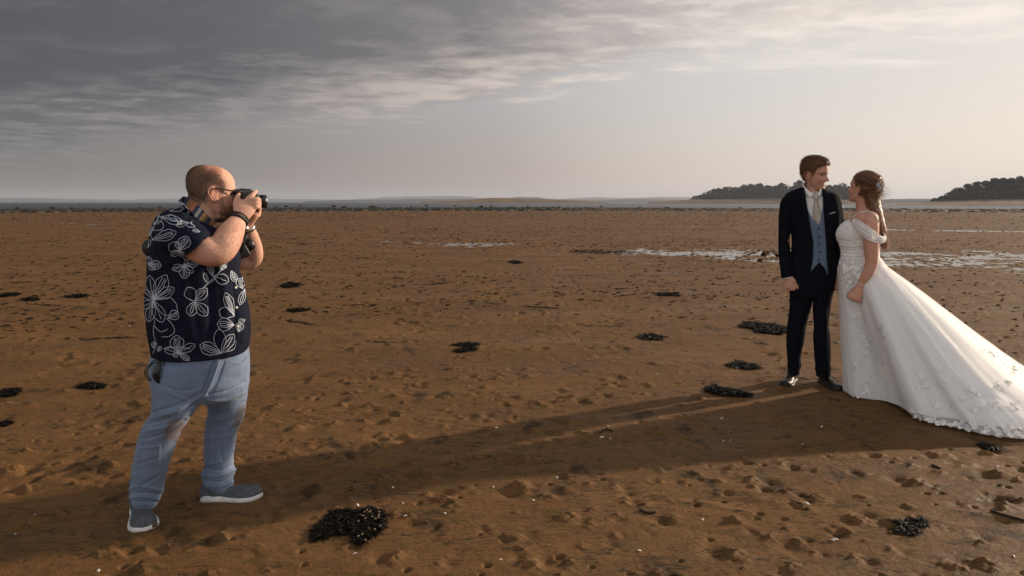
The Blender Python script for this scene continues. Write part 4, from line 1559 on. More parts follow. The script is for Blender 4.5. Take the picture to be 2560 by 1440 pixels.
k_ = np.clip((mud(440, 1068, 24, 24) + 0.5 * mud(425, 1090, 22, 18)) * (dd_ < 0.02) * wob * 1.6 - 0.35, 0, 1) + np.clip((mud(606, 1045, 18, 34) + 0.4 * mud(594, 1080, 12, 20)) * (dd_ > -0.02) * wob * 1.7 - 0.35, 0, 1)
c_ = blend(c_, np.clip(k_, 0, 0.62), (0.115, 0.068, 0.032))
paint(tr_me, c_)
TROUSERS = link('trousers', tr_me, M_CHINO, PHOTO)
tr_bvh = bvh_of(tr_me)
M_SEAM = principled('trouser seam', (0.10, 0.13, 0.18), 0.9)
for poly in ([(416, 890), (408, 918), (398, 955)], [(552, 892), (536, 930), (512, 985)], [(618, 890), (604, 906), (585, 912)]):
    v, f = ribbon(PH, tr_bvh, poly, 2.0, 0.0015, 6)
    add('seam', (v, f), M_SEAM, TROUSERS)

# shoes
M_KNIT = principled('grey knit', (0.10, 0.11, 0.13), 0.9, 0.2, bump=[(300, 0.003), (700, 0.002)], vary=0.35, vary_scale=90)
M_SOLE = principled('white foam sole', (0.62, 0.62, 0.63), 0.6, 0.3, vary=0.22, vary_scale=18, bump=[(120, 0.001)])
M_MUD = principled('wet mud', (0.10, 0.058, 0.028), 0.7, 0.3)
h1 = G(345, 1262) - PH.B
t1 = G(364, 1335) - PH.B
dir1 = (t1 - h1) / np.linalg.norm(t1 - h1)
h1 = t1 - dir1 * 0.285
h2 = G(502, 1252) - PH.B
t2 = G(657, 1246) - PH.B
for (h_, t_, ank, w_) in ((h1, t1, P(360, 1246, 0.085), 0.058), (h2, t2, P(545, 1212, 0.150), 0.052)):
    FLAT_SPOTS.append((*(PH.B + (h_ + t_) / 2)[:2], 0.20))
    up_, so_ = shoe(h_, t_, half_w=w_, top_h=0.095, sole_h=0.036, toe_h=0.062, spring=0.012)
    d_ = (t_ - h_) / np.linalg.norm(t_ - h_)
    sock = tube([h_ + d_ * 0.075 + np.array((0, 0, 0.05)), h_ + d_ * 0.072 + np.array((0, 0, 0.10)), ank * np.array((1, 1, 0)) * 0.35 + (h_ + d_ * 0.07) * np.array((1, 1, 0)) * 0.65 + np.array((0, 0, 0.165))], [0.043, 0.045, 0.048], 20, 4)
    so = thing('shoe', None, None, (0, 0, 0))
    so.parent = PHOTO
    link('upper', remesh([up_, sock], 0.004, 3), M_KNIT, so)
    add('sole', so_, M_SOLE, so)
v, f = ellipsoid(t1 + np.array((0, 0, 0.026)) + PH.X * 0.030 - dir1 * 0.030, np.eye(3), (0.028, 0.018, 0.012), 14, 10)
add('mud_cake', (v * 1.0 + 0.006 * fbm(v * 60, 2, 3)[:, None], f), M_MUD, so)

# spectacles, wristbands, watch
M_BLACK = principled('black plastic', (0.008, 0.008, 0.009), 0.35, 0.5)
M_LEATHER = principled('black leather', (0.010, 0.009, 0.009), 0.55, 0.4, bump=[(200, 0.002)])
M_STEEL = principled('brushed steel', (0.55, 0.55, 0.56), 0.3, 0.5, metal=1.0)
M_GLASS = principled('spectacle lens', (0.05, 0.05, 0.055), 0.05, 0.6)
gl = thing('glasses', None, None)
gl.parent = PHOTO
H = ph_head.out
for s_ in (-1, 1):
    pts = [H((-0.052, s_ * 0.080, -0.030)), H((-0.044, s_ * 0.082, -0.014)), H((-0.030, s_ * 0.0835, 0.010)), H((-0.012, s_ * 0.0835, 0.0165)), H((0.03, s_ * 0.0815, 0.012)), H((0.07, s_ * 0.074, 0.008)), H((0.103, s_ * 0.066, 0.006))]
    add('temple', tube(pts, [0.0040, 0.0040, 0.0034, 0.0030, 0.0030, 0.0032, 0.0036], 8, 5), M_BLACK, gl)
    ring = [H((0.105, s_ * (0.034 + 0.026 * math.cos(a)), -0.004 + 0.019 * math.sin(a))) for a in np.linspace(0, 2 * math.pi, 22)]
    add('rim', tube(ring, [0.0022] * 22, 6, 2), M_BLACK, gl)
add('bridge', tube([H((0.106, -0.010, 0.003)), H((0.109, 0, 0.006)), H((0.106, 0.010, 0.003))], [0.002] * 3, 6, 4), M_BLACK, gl)


def wrist_ring(c, axis, r, flat, ref, thick, width, n=40):
    axis = np.asarray(axis, float) / np.linalg.norm(axis)
    u = np.asarray(ref, float) - axis * (np.asarray(ref) @ axis)
    u /= np.linalg.norm(u)
    w = np.cross(axis, u)
    rings = []
    for a in np.arange(n + 1) * 2 * math.pi / n:
        d = math.cos(a) * w + math.sin(a) * u * flat
        p = np.asarray(c) + d * r
        o = d / np.linalg.norm(d)
        rings.append([p - axis * width / 2, p + o * thick - axis * width / 2.4, p + o * thick + axis * width / 2.4, p + axis * width / 2])
    return skin_rings(rings, cap=False)


ax_ = P(603, 534, -0.13) - P(590, 561, -0.165)
add('bracelet', wrist_ring(P(595, 551, -0.150), ax_, 0.0385, 0.90, PH.D, 0.0055, 0.014), M_LEATHER, PHOTO)
add('bracelet', wrist_ring(P(599, 543.5, -0.143), ax_, 0.0355, 0.88, PH.D, 0.004, 0.008), M_LEATHER, PHOTO)
axl = P(616, 552, 0.045) - P(625, 592, 0.108)
watch = thing('watch', None, None)
watch.parent = PHOTO
add('watch_band', wrist_ring(P(617.5, 568, 0.066), axl, 0.0325, 0.97, PH.D, 0.004, 0.020), M_STEEL, watch)
add('watch_case', tube([P(613, 571, 0.030), P(612.5, 571, 0.020)], [0.019, 0.018], 18, 2), M_STEEL, watch)

# the camera at his eye
CAMROOT = thing('camera', 'black camera with short hooded lens held to the photographer\'s eye', 'camera', PH.B)
f_ = PH.X * 0.99 + PH.D * 0.13
f_ /= np.linalg.norm(f_)
u_ = np.array((0, 0, 1.0))
r_ = np.cross(f_, u_)           # his right hand side, towards the viewer
cc = P(612, 505, -0.012)
M_CAM = principled('camera rubber', (0.010, 0.010, 0.011), 0.5, 0.45, bump=[(500, 0.001)])
M_LENS = principled('lens barrel', (0.008, 0.008, 0.009), 0.38, 0.5)


def rbox(c, ax, h, bev, seg=3):
    bm = bmesh.new()
    bmesh.ops.create_cube(bm, size=2.0)
    for vv in bm.verts:
        p = np.array(vv.co)
        vv.co = Vector(p * np.array(h))
    bmesh.ops.bevel(bm, geom=list(bm.edges), offset=bev, segments=seg, affect='EDGES', profile=0.6)
    A = np.asarray(ax)
    v = np.array([np.asarray(c) + np.array(q.co) @ A for q in bm.verts])
    f = [tuple(x.index for x in q.verts) for q in bm.faces]
    bm.free()
    return v, f


AX = np.array([f_, r_, u_])
add('camera_body', rbox(cc, AX, (0.030, 0.068, 0.045), 0.009), M_CAM, CAMROOT)
add('grip', rbox(cc + f_ * 0.030 + r_ * 0.050 - u_ * 0.004, AX, (0.020, 0.019, 0.042), 0.012), M_CAM, CAMROOT)
add('prism', skin_rings([[cc + u_ * (0.044 + dz) + f_ * (x * k) + r_ * (y * k) for x, y in ((-0.030, -0.030), (0.034, -0.022), (0.034, 0.022), (-0.030, 0.030))] for dz, k in ((0, 1.0), (0.010, 0.92), (0.016, 0.62))]), M_CAM, CAMROOT, smooth=False)
add('eyecup', rbox(cc - f_ * 0.036 + u_ * 0.046, AX, (0.010, 0.018, 0.012), 0.006), M_BLACK, CAMROOT)
add('hot_shoe', rbox(cc + u_ * 0.062 - f_ * 0.006, AX, (0.010, 0.010, 0.0022), 0.001, 1), M_STEEL, CAMROOT)
add('mode_dial', tube([cc + u_ * 0.044 - r_ * 0.045, cc + u_ * 0.056 - r_ * 0.045], [0.013, 0.012], 18, 2, round_ends=False), M_BLACK, CAMROOT)
add('shutter_button', tube([cc + u_ * 0.040 + r_ * 0.050 + f_ * 0.034, cc + u_ * 0.050 + r_ * 0.050 + f_ * 0.038], [0.006, 0.005], 12, 2), M_STEEL, CAMROOT)
add('screen', rbox(cc - f_ * 0.0312 - u_ * 0.008, AX, (0.0025, 0.040, 0.027), 0.002, 1), M_GLASS, CAMROOT)
la = cc + f_ * 0.028 + u_ * 0.002


def turned(c, axis, prof, n=40, hollow=False):
    axis = np.asarray(axis, float)
    u = np.cross(axis, (0.1, 0.2, 1.0))
    u /= np.linalg.norm(u)
    w = np.cross(axis, u)
    a = np.arange(n) * 2 * math.pi / n
    return skin_rings([np.asarray(c) + axis * x + r * (np.cos(a)[:, None] * u + np.sin(a)[:, None] * w) for x, r in prof], cap=not hollow)


add('lens_barrel', turned(la, f_, [(0, 0.031), (0.006, 0.033), (0.008, 0.0335), (0.020, 0.0335), (0.021, 0.0322), (0.024, 0.0322), (0.025, 0.0315), (0.036, 0.0300), (0.038, 0.0285)]), M_LENS, CAMROOT)
add('lens_hood', turned(la + f_ * 0.036, f_, [(0.0, 0.0285), (0.0, 0.0312), (0.0300, 0.0316), (0.0305, 0.0290), (0.002, 0.0275)], hollow=True), M_LENS, CAMROOT)
add('front_glass', turned(la + f_ * 0.036, f_, [(0.0, 0.027), (0.004, 0.020), (0.006, 0.001)]), M_GLASS, CAMROOT)

# patterned strap round the neck
stA = [P(462, 492, 0.0), P(468, 494, -0.070), P(486, 504, -0.112), P(506, 524, -0.136), P(528, 547, -0.142), P(549, 565, -0.128), P(560, 574, -0.110)]
stB = [P(451, 504, 0.0), P(458, 509, -0.082), P(472, 523, -0.132), P(491, 545, -0.152), P(512, 568, -0.152), P(533, 583, -0.132), P(546, 590, -0.112)]
A_, B_ = catmull(stA, 14), catmull(stB, 14)
N_ = len(A_)
T_ = np.gradient((A_ + B_) / 2, axis=0)
Nn = np.cross(T_, B_ - A_)
Nn /= np.linalg.norm(Nn, axis=1)[:, None]
bands = [(0.00, (0.02, 0.03, 0.06)), (0.20, (0.02, 0.03, 0.06)), (0.25, (0.20, 0.095, 0.05)), (0.33, (0.26, 0.10, 0.06)), (0.40, (0.018, 0.026, 0.05)), (0.455, (0.35, 0.36, 0.40)), (0.465, (0.018, 0.026, 0.05)), (0.485, (0.35, 0.36, 0.40)), (0.495, (0.018, 0.026, 0.05)),
         (0.545, (0.20, 0.125, 0.05)), (0.60, (0.10, 0.06, 0.03)), (0.63, (0.022, 0.03, 0.055)), (0.69, (0.22, 0.11, 0.055)), (0.72, (0.12, 0.09, 0.06)), (0.75, (0.40, 0.17, 0.07)), (0.77, (0.5, 0.45, 0.4)), (0.785, (0.35, 0.13, 0.05)), (0.80, (0.5, 0.45, 0.4)), (0.815, (0.30, 0.12, 0.05)), (0.85, (0.04, 0.05, 0.07))]
rr_, cc_ = [], []
for i in range(N_):
    t = i / (N_ - 1)
    col = [b for a, b in bands if a <= t + 1e-6][-1]
    rr_.append([A_[i] + Nn[i] * 0.002, B_[i] + Nn[i] * 0.002, B_[i] - Nn[i] * 0.002, A_[i] - Nn[i] * 0.002])
    cc_ += [col] * 4
v, f = skin_rings(rr_)
st_me = mesh_from('strap', v, f)
paint(st_me, np.array(cc_ + [(0.02, 0.02, 0.03)] * 2))
M_STRAP = principled('woven strap', (0.1, 0.1, 0.1), 0.85, 0.2, vcol=True, bump=[(500, 0.002)])
STRAP = link('strap', st_me, M_STRAP, CAMROOT, smooth=False)
add('strap_end', strip_mesh([P(560, 574, -0.110), P(578, 570, -0.085), P(592, 548, -0.080), P(600, 530, -0.070)], [P(546, 590, -0.112), P(574, 582, -0.085), P(598, 556, -0.080), P(606, 532, -0.070)], 0.0016, 6), M_LEATHER, CAMROOT)
add('strap_end', strip_mesh([P(462, 492, 0.0), P(478, 504, 0.09), P(530, 560, 0.12), P(580, 560, 0.06), P(606, 520, 0.055)], [P(451, 504, 0.0), P(466, 520, 0.10), P(520, 580, 0.13), P(584, 570, 0.06), P(612, 524, 0.055)], 0.0016, 6), M_LEATHER, CAMROOT)

# second body on a black harness, hanging at his chest between the arms
CAM2 = thing('camera', 'second black camera hanging at the photographer\'s chest behind his forearm', 'camera', PH.B)
c2 = P(600, 622, 0.02)
A2 = np.array([PH.D, PH.X * 0.9 + u_ * 0.43, u_ * 0.9 - PH.X * 0.43])
add('camera_body', rbox(c2, A2, (0.060, 0.028, 0.042), 0.009), M_CAM, CAM2)
add('lens_barrel', turned(c2 + A2[1] * 0.026, A2[1], [(0, 0.030), (0.02, 0.031), (0.035, 0.028), (0.04, 0.02)]), M_LENS, CAM2)
add('strap', strip_mesh([P(616, 585, -0.03), P(611, 600, -0.05), P(598, 640, -0.04), P(585, 665, -0.06)], [P(619, 586, -0.03), P(615, 602, -0.05), P(602, 642, -0.04), P(589, 668, -0.06)], 0.0015, 6), M_LEATHER, CAM2)

BAG = thing('camera_bag', 'small black camera bag showing behind the photographer\'s back', 'bag', PH.B)
bv, bf = ellipsoid(P(378, 620, 0.13), np.array([PH.X, PH.D, u_]), (0.038, 0.075, 0.042), 24, 16)
add('pouch', (bv, bf), M_LEATHER, BAG)
add('shoulder_strap', strip_mesh([P(376, 602, 0.12), P(396, 560, 0.20), P(440, 528, 0.19), P(500, 550, 0.20)], [P(384, 606, 0.12), P(408, 570, 0.21), P(450, 540, 0.205), P(505, 565, 0.21)], 0.0016, 6), M_LEATHER, BAG)

# remote with looped cord in his hip pocket
REM = thing('cable_release', 'black cable release with looped cord sticking out of the photographer\'s hip pocket', 'remote', PH.B)
def on_tr(x, y, lift):
    q, n_ = cast(PH, tr_bvh, x, y)
    return q + n_ * lift if q is not None else P(x, y, -0.15)


add('handset', tube([on_tr(401, 916, 0.010), on_tr(398, 928, 0.014), on_tr(396, 940, 0.013), on_tr(397, 952, 0.006)], [0.009, 0.014, 0.014, 0.008], 14, 4, flat=[0.6] * 4, ref=PH.D), M_BLACK, REM)
add('cord', tube([on_tr(404, 914, 0.010), on_tr(392, 908, 0.016), P(376, 911, -0.15), P(364, 922, -0.155), P(363, 938, -0.155), P(372, 950, -0.16), on_tr(383, 948, 0.012), on_tr(379, 930, 0.020), on_tr(388, 914, 0.016), on_tr(403, 910, 0.012)], [0.0026] * 10, 8, 6), M_BLACK, REM)

# ------------------------------------------------------------------ the groom
GR = Fig(2025, 958)
GROOM = thing('person', 'smiling groom in dark navy suit, blue waistcoat and patterned tie', 'person', GR.B)
P = GR.P
gr_head = Head(GR, 2037, 434.5, 0.0, (0.90, -0.44), R_(-7), R_(2), 1.02)


def hanging_hand(fig, pts_wrist, palm, fingers, thumb):
    parts = [fig.loft(palm, 4, 18)]
    for fpts in fingers:
        parts.append(tube([fig.P(*q[:3]) for q in fpts], [q[3] for q in fpts], 10, 4))
    parts.append(tube([fig.P(*q[:3]) for q in thumb], [q[3] for q in thumb], 10, 4))
    return parts


def gr_body():
    parts = gr_head.mesh(jaw=0.96, nose=1.2, smile=1.0, chin=1.25, width=0.93)
    parts.append(tube([P(2036, 446, 0.012), P(2033, 466, 0.015), P(2031, 486, 0.015), P(2030, 505, 0.01)], [0.053, 0.056, 0.062, 0.08], 22, 4))
    parts.append(GR.loft([(2000, 490, 2062, 490, 0, 0.07), (1975, 510, 2085, 510, 0, 0.09), (1984, 600, 2080, 600, 0, 0.085), (1986, 680, 2078, 680, 0, 0.09)], 4, 24))
    # right arm and hand (image left), relaxed half fist
    parts.append(tube([P(1968, 520, 0.0), P(1962, 590, -0.02), P(1966, 660, -0.05), P(1972, 692, -0.062)], [0.045, 0.040, 0.033, 0.027], 16, 4))
    parts += hanging_hand(GR, None, [(1963, 688, 1982, 685, -0.062, 0.022), (1962, 698, 1987, 695, -0.066, 0.024), (1962, 708, 1990, 704, -0.070, 0.024), (1965, 716, 1990, 712, -0.072, 0.020)],
                          [[(1965, 712, -0.080, 0.0105), (1966, 719, -0.088, 0.0102), (1971, 723, -0.080, 0.0092), (1975, 720, -0.064, 0.008)],
                           [(1971, 713, -0.084, 0.0108), (1973, 721, -0.092, 0.0104), (1977, 725, -0.082, 0.0095), (1980, 721, -0.066, 0.0085)],
                           [(1978, 713, -0.084, 0.0108), (1981, 721, -0.091, 0.0104), (1984, 725, -0.081, 0.0095), (1986, 720, -0.066, 0.0085)],
                           [(1985, 711, -0.080, 0.0105), (1988, 718, -0.085, 0.0100), (1989, 723, -0.075, 0.009), (1989, 719, -0.062, 0.008)]],
                          [(1983, 697, -0.080, 0.0125), (1989, 705, -0.090, 0.0120), (1994, 715, -0.090, 0.0108), (1996.5, 723, -0.086, 0.0085)])
    # left arm and hand (image right), beside the bride
    parts.append(tube([P(2092, 520, 0.02), P(2096, 590, 0.03), P(2090, 650, 0.02), P(2087, 682, 0.01)], [0.045, 0.040, 0.033, 0.026], 16, 4))
    parts += hanging_hand(GR, None, [(2079, 682, 2097, 682, 0.0, 0.020), (2077, 694, 2098, 694, -0.008, 0.022), (2079, 706, 2098, 706, -0.012, 0.020)],
                          [[(2081 + 4.6 * k, 704, -0.016, 0.0100), (2082 + 4.6 * k, 715, -0.024, 0.0098), (2084 + 4.4 * k, 723, -0.016, 0.009), (2086 + 4.2 * k, 722, -0.002, 0.008)] for k in range(4)],
                          [(2080, 690, -0.02, 0.0120), (2077, 700, -0.032, 0.0112), (2079, 711, -0.036, 0.0095)])
    return parts


GR_BASE = (0.53, 0.29, 0.20)
GK = dict(rosy=(0.46, 0.155, 0.10), brow=(0.055, 0.03, 0.018), seed=5, lip_k=0.55, open_smile=0.95)
_, gr_me = body_part(GR, GROOM, gr_body(), gr_head, GR_BASE, 0.0034, 2, **GK)


def gr_hair_mask(v):
    q = gr_head.loc(v)
    x, y, z = q.T
    near = (np.linalg.norm(q, axis=1) < 0.17)
    front = 0.074 - 0.25 * np.clip(np.abs(y) - 0.02, 0, 1)                       # hairline above the forehead
    m = 1 / (1 + np.exp(-(z - 0.060 - 0.4 * np.clip(x - front + 0.02, 0, 1)) / 0.005)) * (x < 0.086)
    side = 1 / (1 + np.exp((x - 0.022 - 0.35 * np.clip(z, 0, 1)) / 0.005)) * (z > -0.012)
    back = 1 / (1 + np.exp((x + 0.030) / 0.005)) / (1 + np.exp(-(z + 0.060) / 0.006))
    ear = gz(x + 0.008, z + 0.014, 0.026, 0.036) * (np.abs(y) > 0.066)
    return np.clip(m + side + back, 0, 1) * near * (1 - np.clip(1.5 * ear, 0, 1))


def repaint(me, c):
    buf = np.ones((len(c), 4))
    buf[:, :3] = c
    me.color_attributes['Col'].data.foreach_set('color', buf.ravel())


v_ = verts_of(gr_me)
c_ = skin_colour(v_, gr_head, GR_BASE, **GK)
q_ = gr_head.loc(v_)
stub = np.clip(gz(q_[:, 0] - 0.05, q_[:, 2] + 0.085, 0.06, 0.030), 0, 1) * (np.linalg.norm(q_, axis=1) < 0.16)
c_ = blend(c_, 0.22 * stub, (0.20, 0.10, 0.06))
c_ = blend(c_, 0.9 * gr_hair_mask(v_), (0.055, 0.026, 0.013))
repaint(gr_me, c_)

GH = [(0.14, 0.062, 0.027), (0.20, 0.09, 0.038), (0.085, 0.038, 0.018), (0.28, 0.135, 0.06)]


def gr_comb(v):
    q = gr_head.loc(v)
    n = len(v)
    top = np.clip((q[:, 2] - 0.055) / 0.03, 0, 1)
    d = np.column_stack([0.9 * top - 0.25 * (1 - top), -0.55 * top, -0.15 * top - 0.95 * (1 - top)])
    return d @ gr_head.M


def gr_top(v):
    q = gr_head.loc(v)
    return gr_hair_mask(v) * np.clip((q[:, 2] - 0.035) / 0.03, 0.02, 1)


# a solid tousled cap under the loose hairs
hv, hf = head_shape(width=0.93)
hp = gr_head.out(hv)
km = gr_hair_mask(hp)
hz_ = np.clip((hv[:, 2] - 0.02) / 0.08, 0, 1)
nrm_ = hv / (np.linalg.norm(hv, axis=1)[:, None] + 1e-9)
grow = np.where(km > 0.5, 0.004 + 0.013 * hz_ + 0.006 * hz_ * fbm(hv * np.array((30, 70, 40)), 3, 8), -0.012)
capv = hv + nrm_ * grow[:, None]
cap_me = remesh([(gr_head.out(capv), hf)], 0.004, 2)
cv = verts_of(cap_me)
g_ = fbm(gr_head.loc(cv) * np.array((40, 160, 60)), 3, 4)
paint(cap_me, np.array((0.135, 0.062, 0.027)) * (1 + 0.7 * g_)[:, None])
HAIR = link('hair', cap_me, M_HAIR, GROOM)
V1, F1, C1 = surface_hairs(cap_me, lambda v: (gr_hair_mask(v) > 0.3) * np.clip((gr_head.loc(v)[:, 2] + 0.06) / 0.1, 0, 1), 4200, 0.023, 0.0006, gr_comb, GH, 6, lift=0.38, k=4)
add_strands('loose_hair', V1, F1, C1, M_HAIR, HAIR)

# clothes from the inside out
M_WHITE = principled('white shirt cotton', (0.74, 0.73, 0.72), 0.8, 0.25, bump=[(400, 0.0008)])
M_VEST = principled('slate blue wool', (0.135, 0.185, 0.275), 0.9, 0.2, bump=[(700, 0.0015)], vary=0.12, vary_scale=60)
M_SUIT = principled('dark navy wool', (0.0075, 0.0082, 0.0135), 0.9, 0.04, bump=[(600, 0.0012), (40, 0.002)])
M_SHOE = principled('polished black leather', (0.012, 0.011, 0.010), 0.50, 0.30)

SHIRTG = [(2016, 474, 2051, 476, 0.035, 0.042), (2008, 481, 2058, 482, 0.020, 0.068), (1992, 490, 2070, 490, 0.004, 0.096), (1972, 500, 2088, 498, 0, 0.104), (1976, 540, 2092, 540, 0, 0.112), (1982, 590, 2092, 590, 0, 0.108), (1984, 640, 2088, 640, 0, 0.105)]
shg_me = remesh([GR.loft(SHIRTG, 5, 44, ex=2.3)], 0.0045, 3)
folds(GR, shg_me, [([(2020, 500), (2026, 540)], 2, 0.003), ([(2028, 500), (2024, 520), (2030, 550)], 2, -0.003)], 0.0015, (12, 12, 12), 3)
SHIRT2 = link('shirt', shg_me, M_WHITE, GROOM)
shg_bvh = bvh_of(shg_me)


def cut_front(fig, me, poly, keep_out=None):
    """open a garment: drop the faces on the camera side that lie inside a drawn outline"""
    v = verts_of(me) + fig.B
    bm = bmesh.new()
    bm.from_mesh(me)
    bm.verts.ensure_lookup_table()
    cen = np.array([f.calc_center_median() for f in bm.faces]) + fig.B
    nor = np.array([f.normal for f in bm.faces])
    facing = ((nor * (cen - CAMP)).sum(1) < 0) | ((cen - fig.B) @ fig.D < 0.0)
    ins = in_poly(project(cen), poly) & facing
    bmesh.ops.delete(bm, geom=[f for f, k in zip(list(bm.faces), ins) if k], context='FACES')
    # clean hem: relax the cut edge along itself
    for it in range(8):
        new = {}
        for vt in bm.verts:
            nb = [e.other_vert(vt) for e in vt.link_edges if e.is_boundary]
            if len(nb) == 2:
                new[vt] = vt.co * 0.4 + (nb[0].co + nb[1].co) * 0.3
        for vt, co in new.items():
            vt.co = co
    bm.to_mesh(me)
    bm.free()


def shell(ob, t):
    m = ob.modifiers.new('thickness', 'SOLIDIFY')
    m.thickness = t
    m.offset = -1
    return ob


VESTG = [(1992, 486, 2072, 486, 0, 0.098), (1970, 500, 2090, 498, 0, 0.112), (1974, 540, 2096, 540, 0, 0.121), (1979, 590, 2095, 590, 0, 0.116), (1981, 630, 2091, 632, 0, 0.116), (1980, 660, 2089, 660, 0, 0.119), (1980, 684, 2089, 684, 0, 0.120)]
vest_me = remesh([GR.loft(VESTG, 5, 52, ex=2.3)], 0.0042, 3)
folds(GR, vest_me, [([(2043, 565), (2046, 610), (2046, 655)], 1.5, 0.003)], 0.0012, (10, 10, 10), 4)
cut_front(GR, vest_me, [(2000, 440), (2011, 478), (2019, 522), (2030, 545), (2045, 564), (2054, 540), (2058, 508), (2060, 440)])
cut_front(GR, vest_me, [(1930, 690), (2026, 690), (2026.5, 679), (2038, 666), (2049.5, 655.5), (2058, 666), (2067, 679), (2067, 690), (2140, 690), (2140, 720), (1930, 720)])
VEST = shell(link('waistcoat', vest_me, M_VEST, GROOM), 0.003)
vest_bvh = bvh_of(vest_me)
M_BTN = principled('dark button', (0.015, 0.015, 0.02), 0.35, 0.5)
for bx, by in ((2046, 571.6), (2047.6, 592), (2048.6, 611), (2050, 630), (2046.5, 650)):
    q, n_ = cast(GR, vest_bvh, bx, by)
    if q is None:
        continue
    t_ = np.cross(n_, (0, 0, 1.0))
    t_ /= np.linalg.norm(t_)
    add('button', ellipsoid(q + n_ * 0.003, (t_, np.cross(n_, t_), n_), (0.0082, 0.0082, 0.003), 12, 6), M_BTN, VEST)
v, f = ribbon(GR, vest_bvh, [(2040, 573), (2043, 610), (2046, 656)], 0.9, 0.001, 8)
add('front_edge', (v, f), principled('vest seam', (0.07, 0.10, 0.16), 0.9), VEST)
v, f = ribbon(GR, vest_bvh, [(2052, 651), (2055, 650.5)], 1.4, 0.001, 4)
if f:
    add('pocket_welt', (v, f), M_BTN, VEST)

# tie
M_TIE = bpy.data.materials.new('floral tie silk')
M_TIE.use_nodes = True
_b = NB(M_TIE.node_tree)
_o = _b.n('ShaderNodeOutputMaterial')
_p = _b.n('ShaderNodeBsdfPrincipled')
_b.put(_o.inputs[0], _p.outputs[0])
_tc = _b.n('ShaderNodeTexCoord').outputs['Object']
_vo = _b.n('ShaderNodeTexVoronoi')
_b.put(_vo.inputs['Vector'], _tc)
_vo.inputs['Scale'].default_value = 75.0
_cr = _b.ramp(_b.math('FRACT', _b.math('MULTIPLY', _b.vmath('LENGTH', _vo.outputs['Color']), 7.3)), [(0.0, (0.50, 0.44, 0.38)), (0.3, (0.28, 0.28, 0.28)), (0.5, (0.60, 0.52, 0.46)), (0.72, (0.45, 0.20, 0.13)), (0.85, (0.42, 0.40, 0.36)), (1.0, (0.66, 0.60, 0.55))])
_b.put(_p.inputs['Base Color'], _b.mix(_b.mapr(_vo.outputs['Distance'], 0.40, 0.55), _cr, (0.40, 0.37, 0.33)))
_p.inputs['Roughness'].default_value = 0.45
TIE = add('tie', patch(GR, shg_bvh, [(2036, 499), (2034, 512), (2032, 530), (2034, 548), (2044, 562)], [(2045, 498), (2047, 512), (2052, 530), (2053.5, 546), (2047, 562)], 22, 9, 0.004, 0.003, 0.010), M_TIE, GROOM)
add('knot', patch(GR, shg_bvh, [(2030, 488), (2032, 493), (2036, 500.5)], [(2048, 486), (2047, 492), (2045, 500.5)], 9, 9, 0.008, 0.004, 0.014), M_TIE, TIE)
# collar wings
v1 = strip_mesh([P(2009, 461, -0.035), P(2011, 466, -0.062), P(2022, 477, -0.088), P(2037, 488, -0.104)], [P(2009, 477, -0.060), P(2012, 482, -0.090), P(2016, 488, -0.102), P(2021, 494.5, -0.108)], 0.003, 6)
v2 = strip_mesh([P(2052, 470, -0.030), P(2050, 474, -0.070), P(2046, 481, -0.095), P(2040, 487.5, -0.104)], [P(2057, 478, -0.035), P(2056, 484, -0.075), P(2054, 489, -0.092), P(2051, 493, -0.104)], 0.003, 6)
v3 = strip_mesh([P(2009, 461, -0.035), P(2012, 455, 0.02), P(2032, 452, 0.075), P(2050, 460, 0.04), P(2052, 470, -0.030)], [P(2006, 476, -0.055), P(2008, 472, 0.03), P(2032, 470, 0.085), P(2056, 474, 0.05), P(2057, 480, -0.035)], 0.003, 6)
for vv in (v1, v2, v3):
    add('collar', vv, M_WHITE, SHIRT2)

# jacket
JK = [GR.loft([(1998, 470, 2066, 474, 0.005, 0.085), (1980, 477, 2082, 480, 0, 0.105), (1962, 489, 2095, 488, 0, 0.120), (1960, 515, 2102, 515, 0, 0.130), (1970, 548, 2104, 548, 0, 0.131), (1978, 588, 2102, 590, 0, 0.127), (1978.5, 620, 2098, 625, 0, 0.125), (1975, 655, 2096, 655, 0, 0.126), (1973, 690, 2092, 690, 0, 0.126), (1974, 708, 2090, 706, 0, 0.124)], 5, 56, ex=2.3),
      GR.loft([(1958, 494, 1992, 486, 0, 0.070), (1951, 506, 1990, 508, 0, 0.076), (1947.5, 535, 1983, 540, -0.008, 0.068), (1946, 575, 1975.5, 578, -0.020, 0.060), (1946, 605, 1974, 607, -0.030, 0.056), (1947, 640, 1977, 640, -0.045, 0.053), (1950, 668, 1981, 665, -0.056, 0.050), (1953.5, 696, 1984, 689, -0.062, 0.046)], 5, 28),
      GR.loft([(2070, 486, 2098, 490, 0.01, 0.070), (2074, 508, 2105, 508, 0.018, 0.074), (2080, 540, 2110, 545, 0.024, 0.066), (2084, 580, 2110.5, 585, 0.028, 0.060), (2082, 630, 2107, 632, 0.020, 0.054), (2077, 683, 2100, 684, 0.008, 0.046)], 5, 28)]
jk_me = remesh(JK, 0.0042, 3)
folds(GR, jk_me, [([(1950, 600), (1962, 606), (1975, 600)], 3, -0.006), ([(1948, 620), (1962, 628), (1977, 622)], 3, 0.005), ([(1950, 560), (1962, 570), (1974, 566)], 3, -0.004), ([(1985, 600), (2005, 615), (2030, 612)], 3, -0.004), ([(1966, 500), (1972, 520), (1970, 545)], 3, -0.005), ([(1980, 640), (2000, 630), (2026, 618)], 3, 0.004)], 0.0022, (9, 9, 8), 6)
cut_front(GR, jk_me, [(2007, 440), (2012, 476), (2018, 519), (2027.7, 576), (2033.2, 606), (2032.5, 645), (2027, 680), (2019, 725), (2077, 725), (2071, 690), (2067, 640), (2065.5, 601), (2062, 560), (2058, 507), (2056.5, 440)])
JACKET = shell(link('jacket', jk_me, M_SUIT, GROOM), 0.004)
jk_bvh = bvh_of(jk_me)
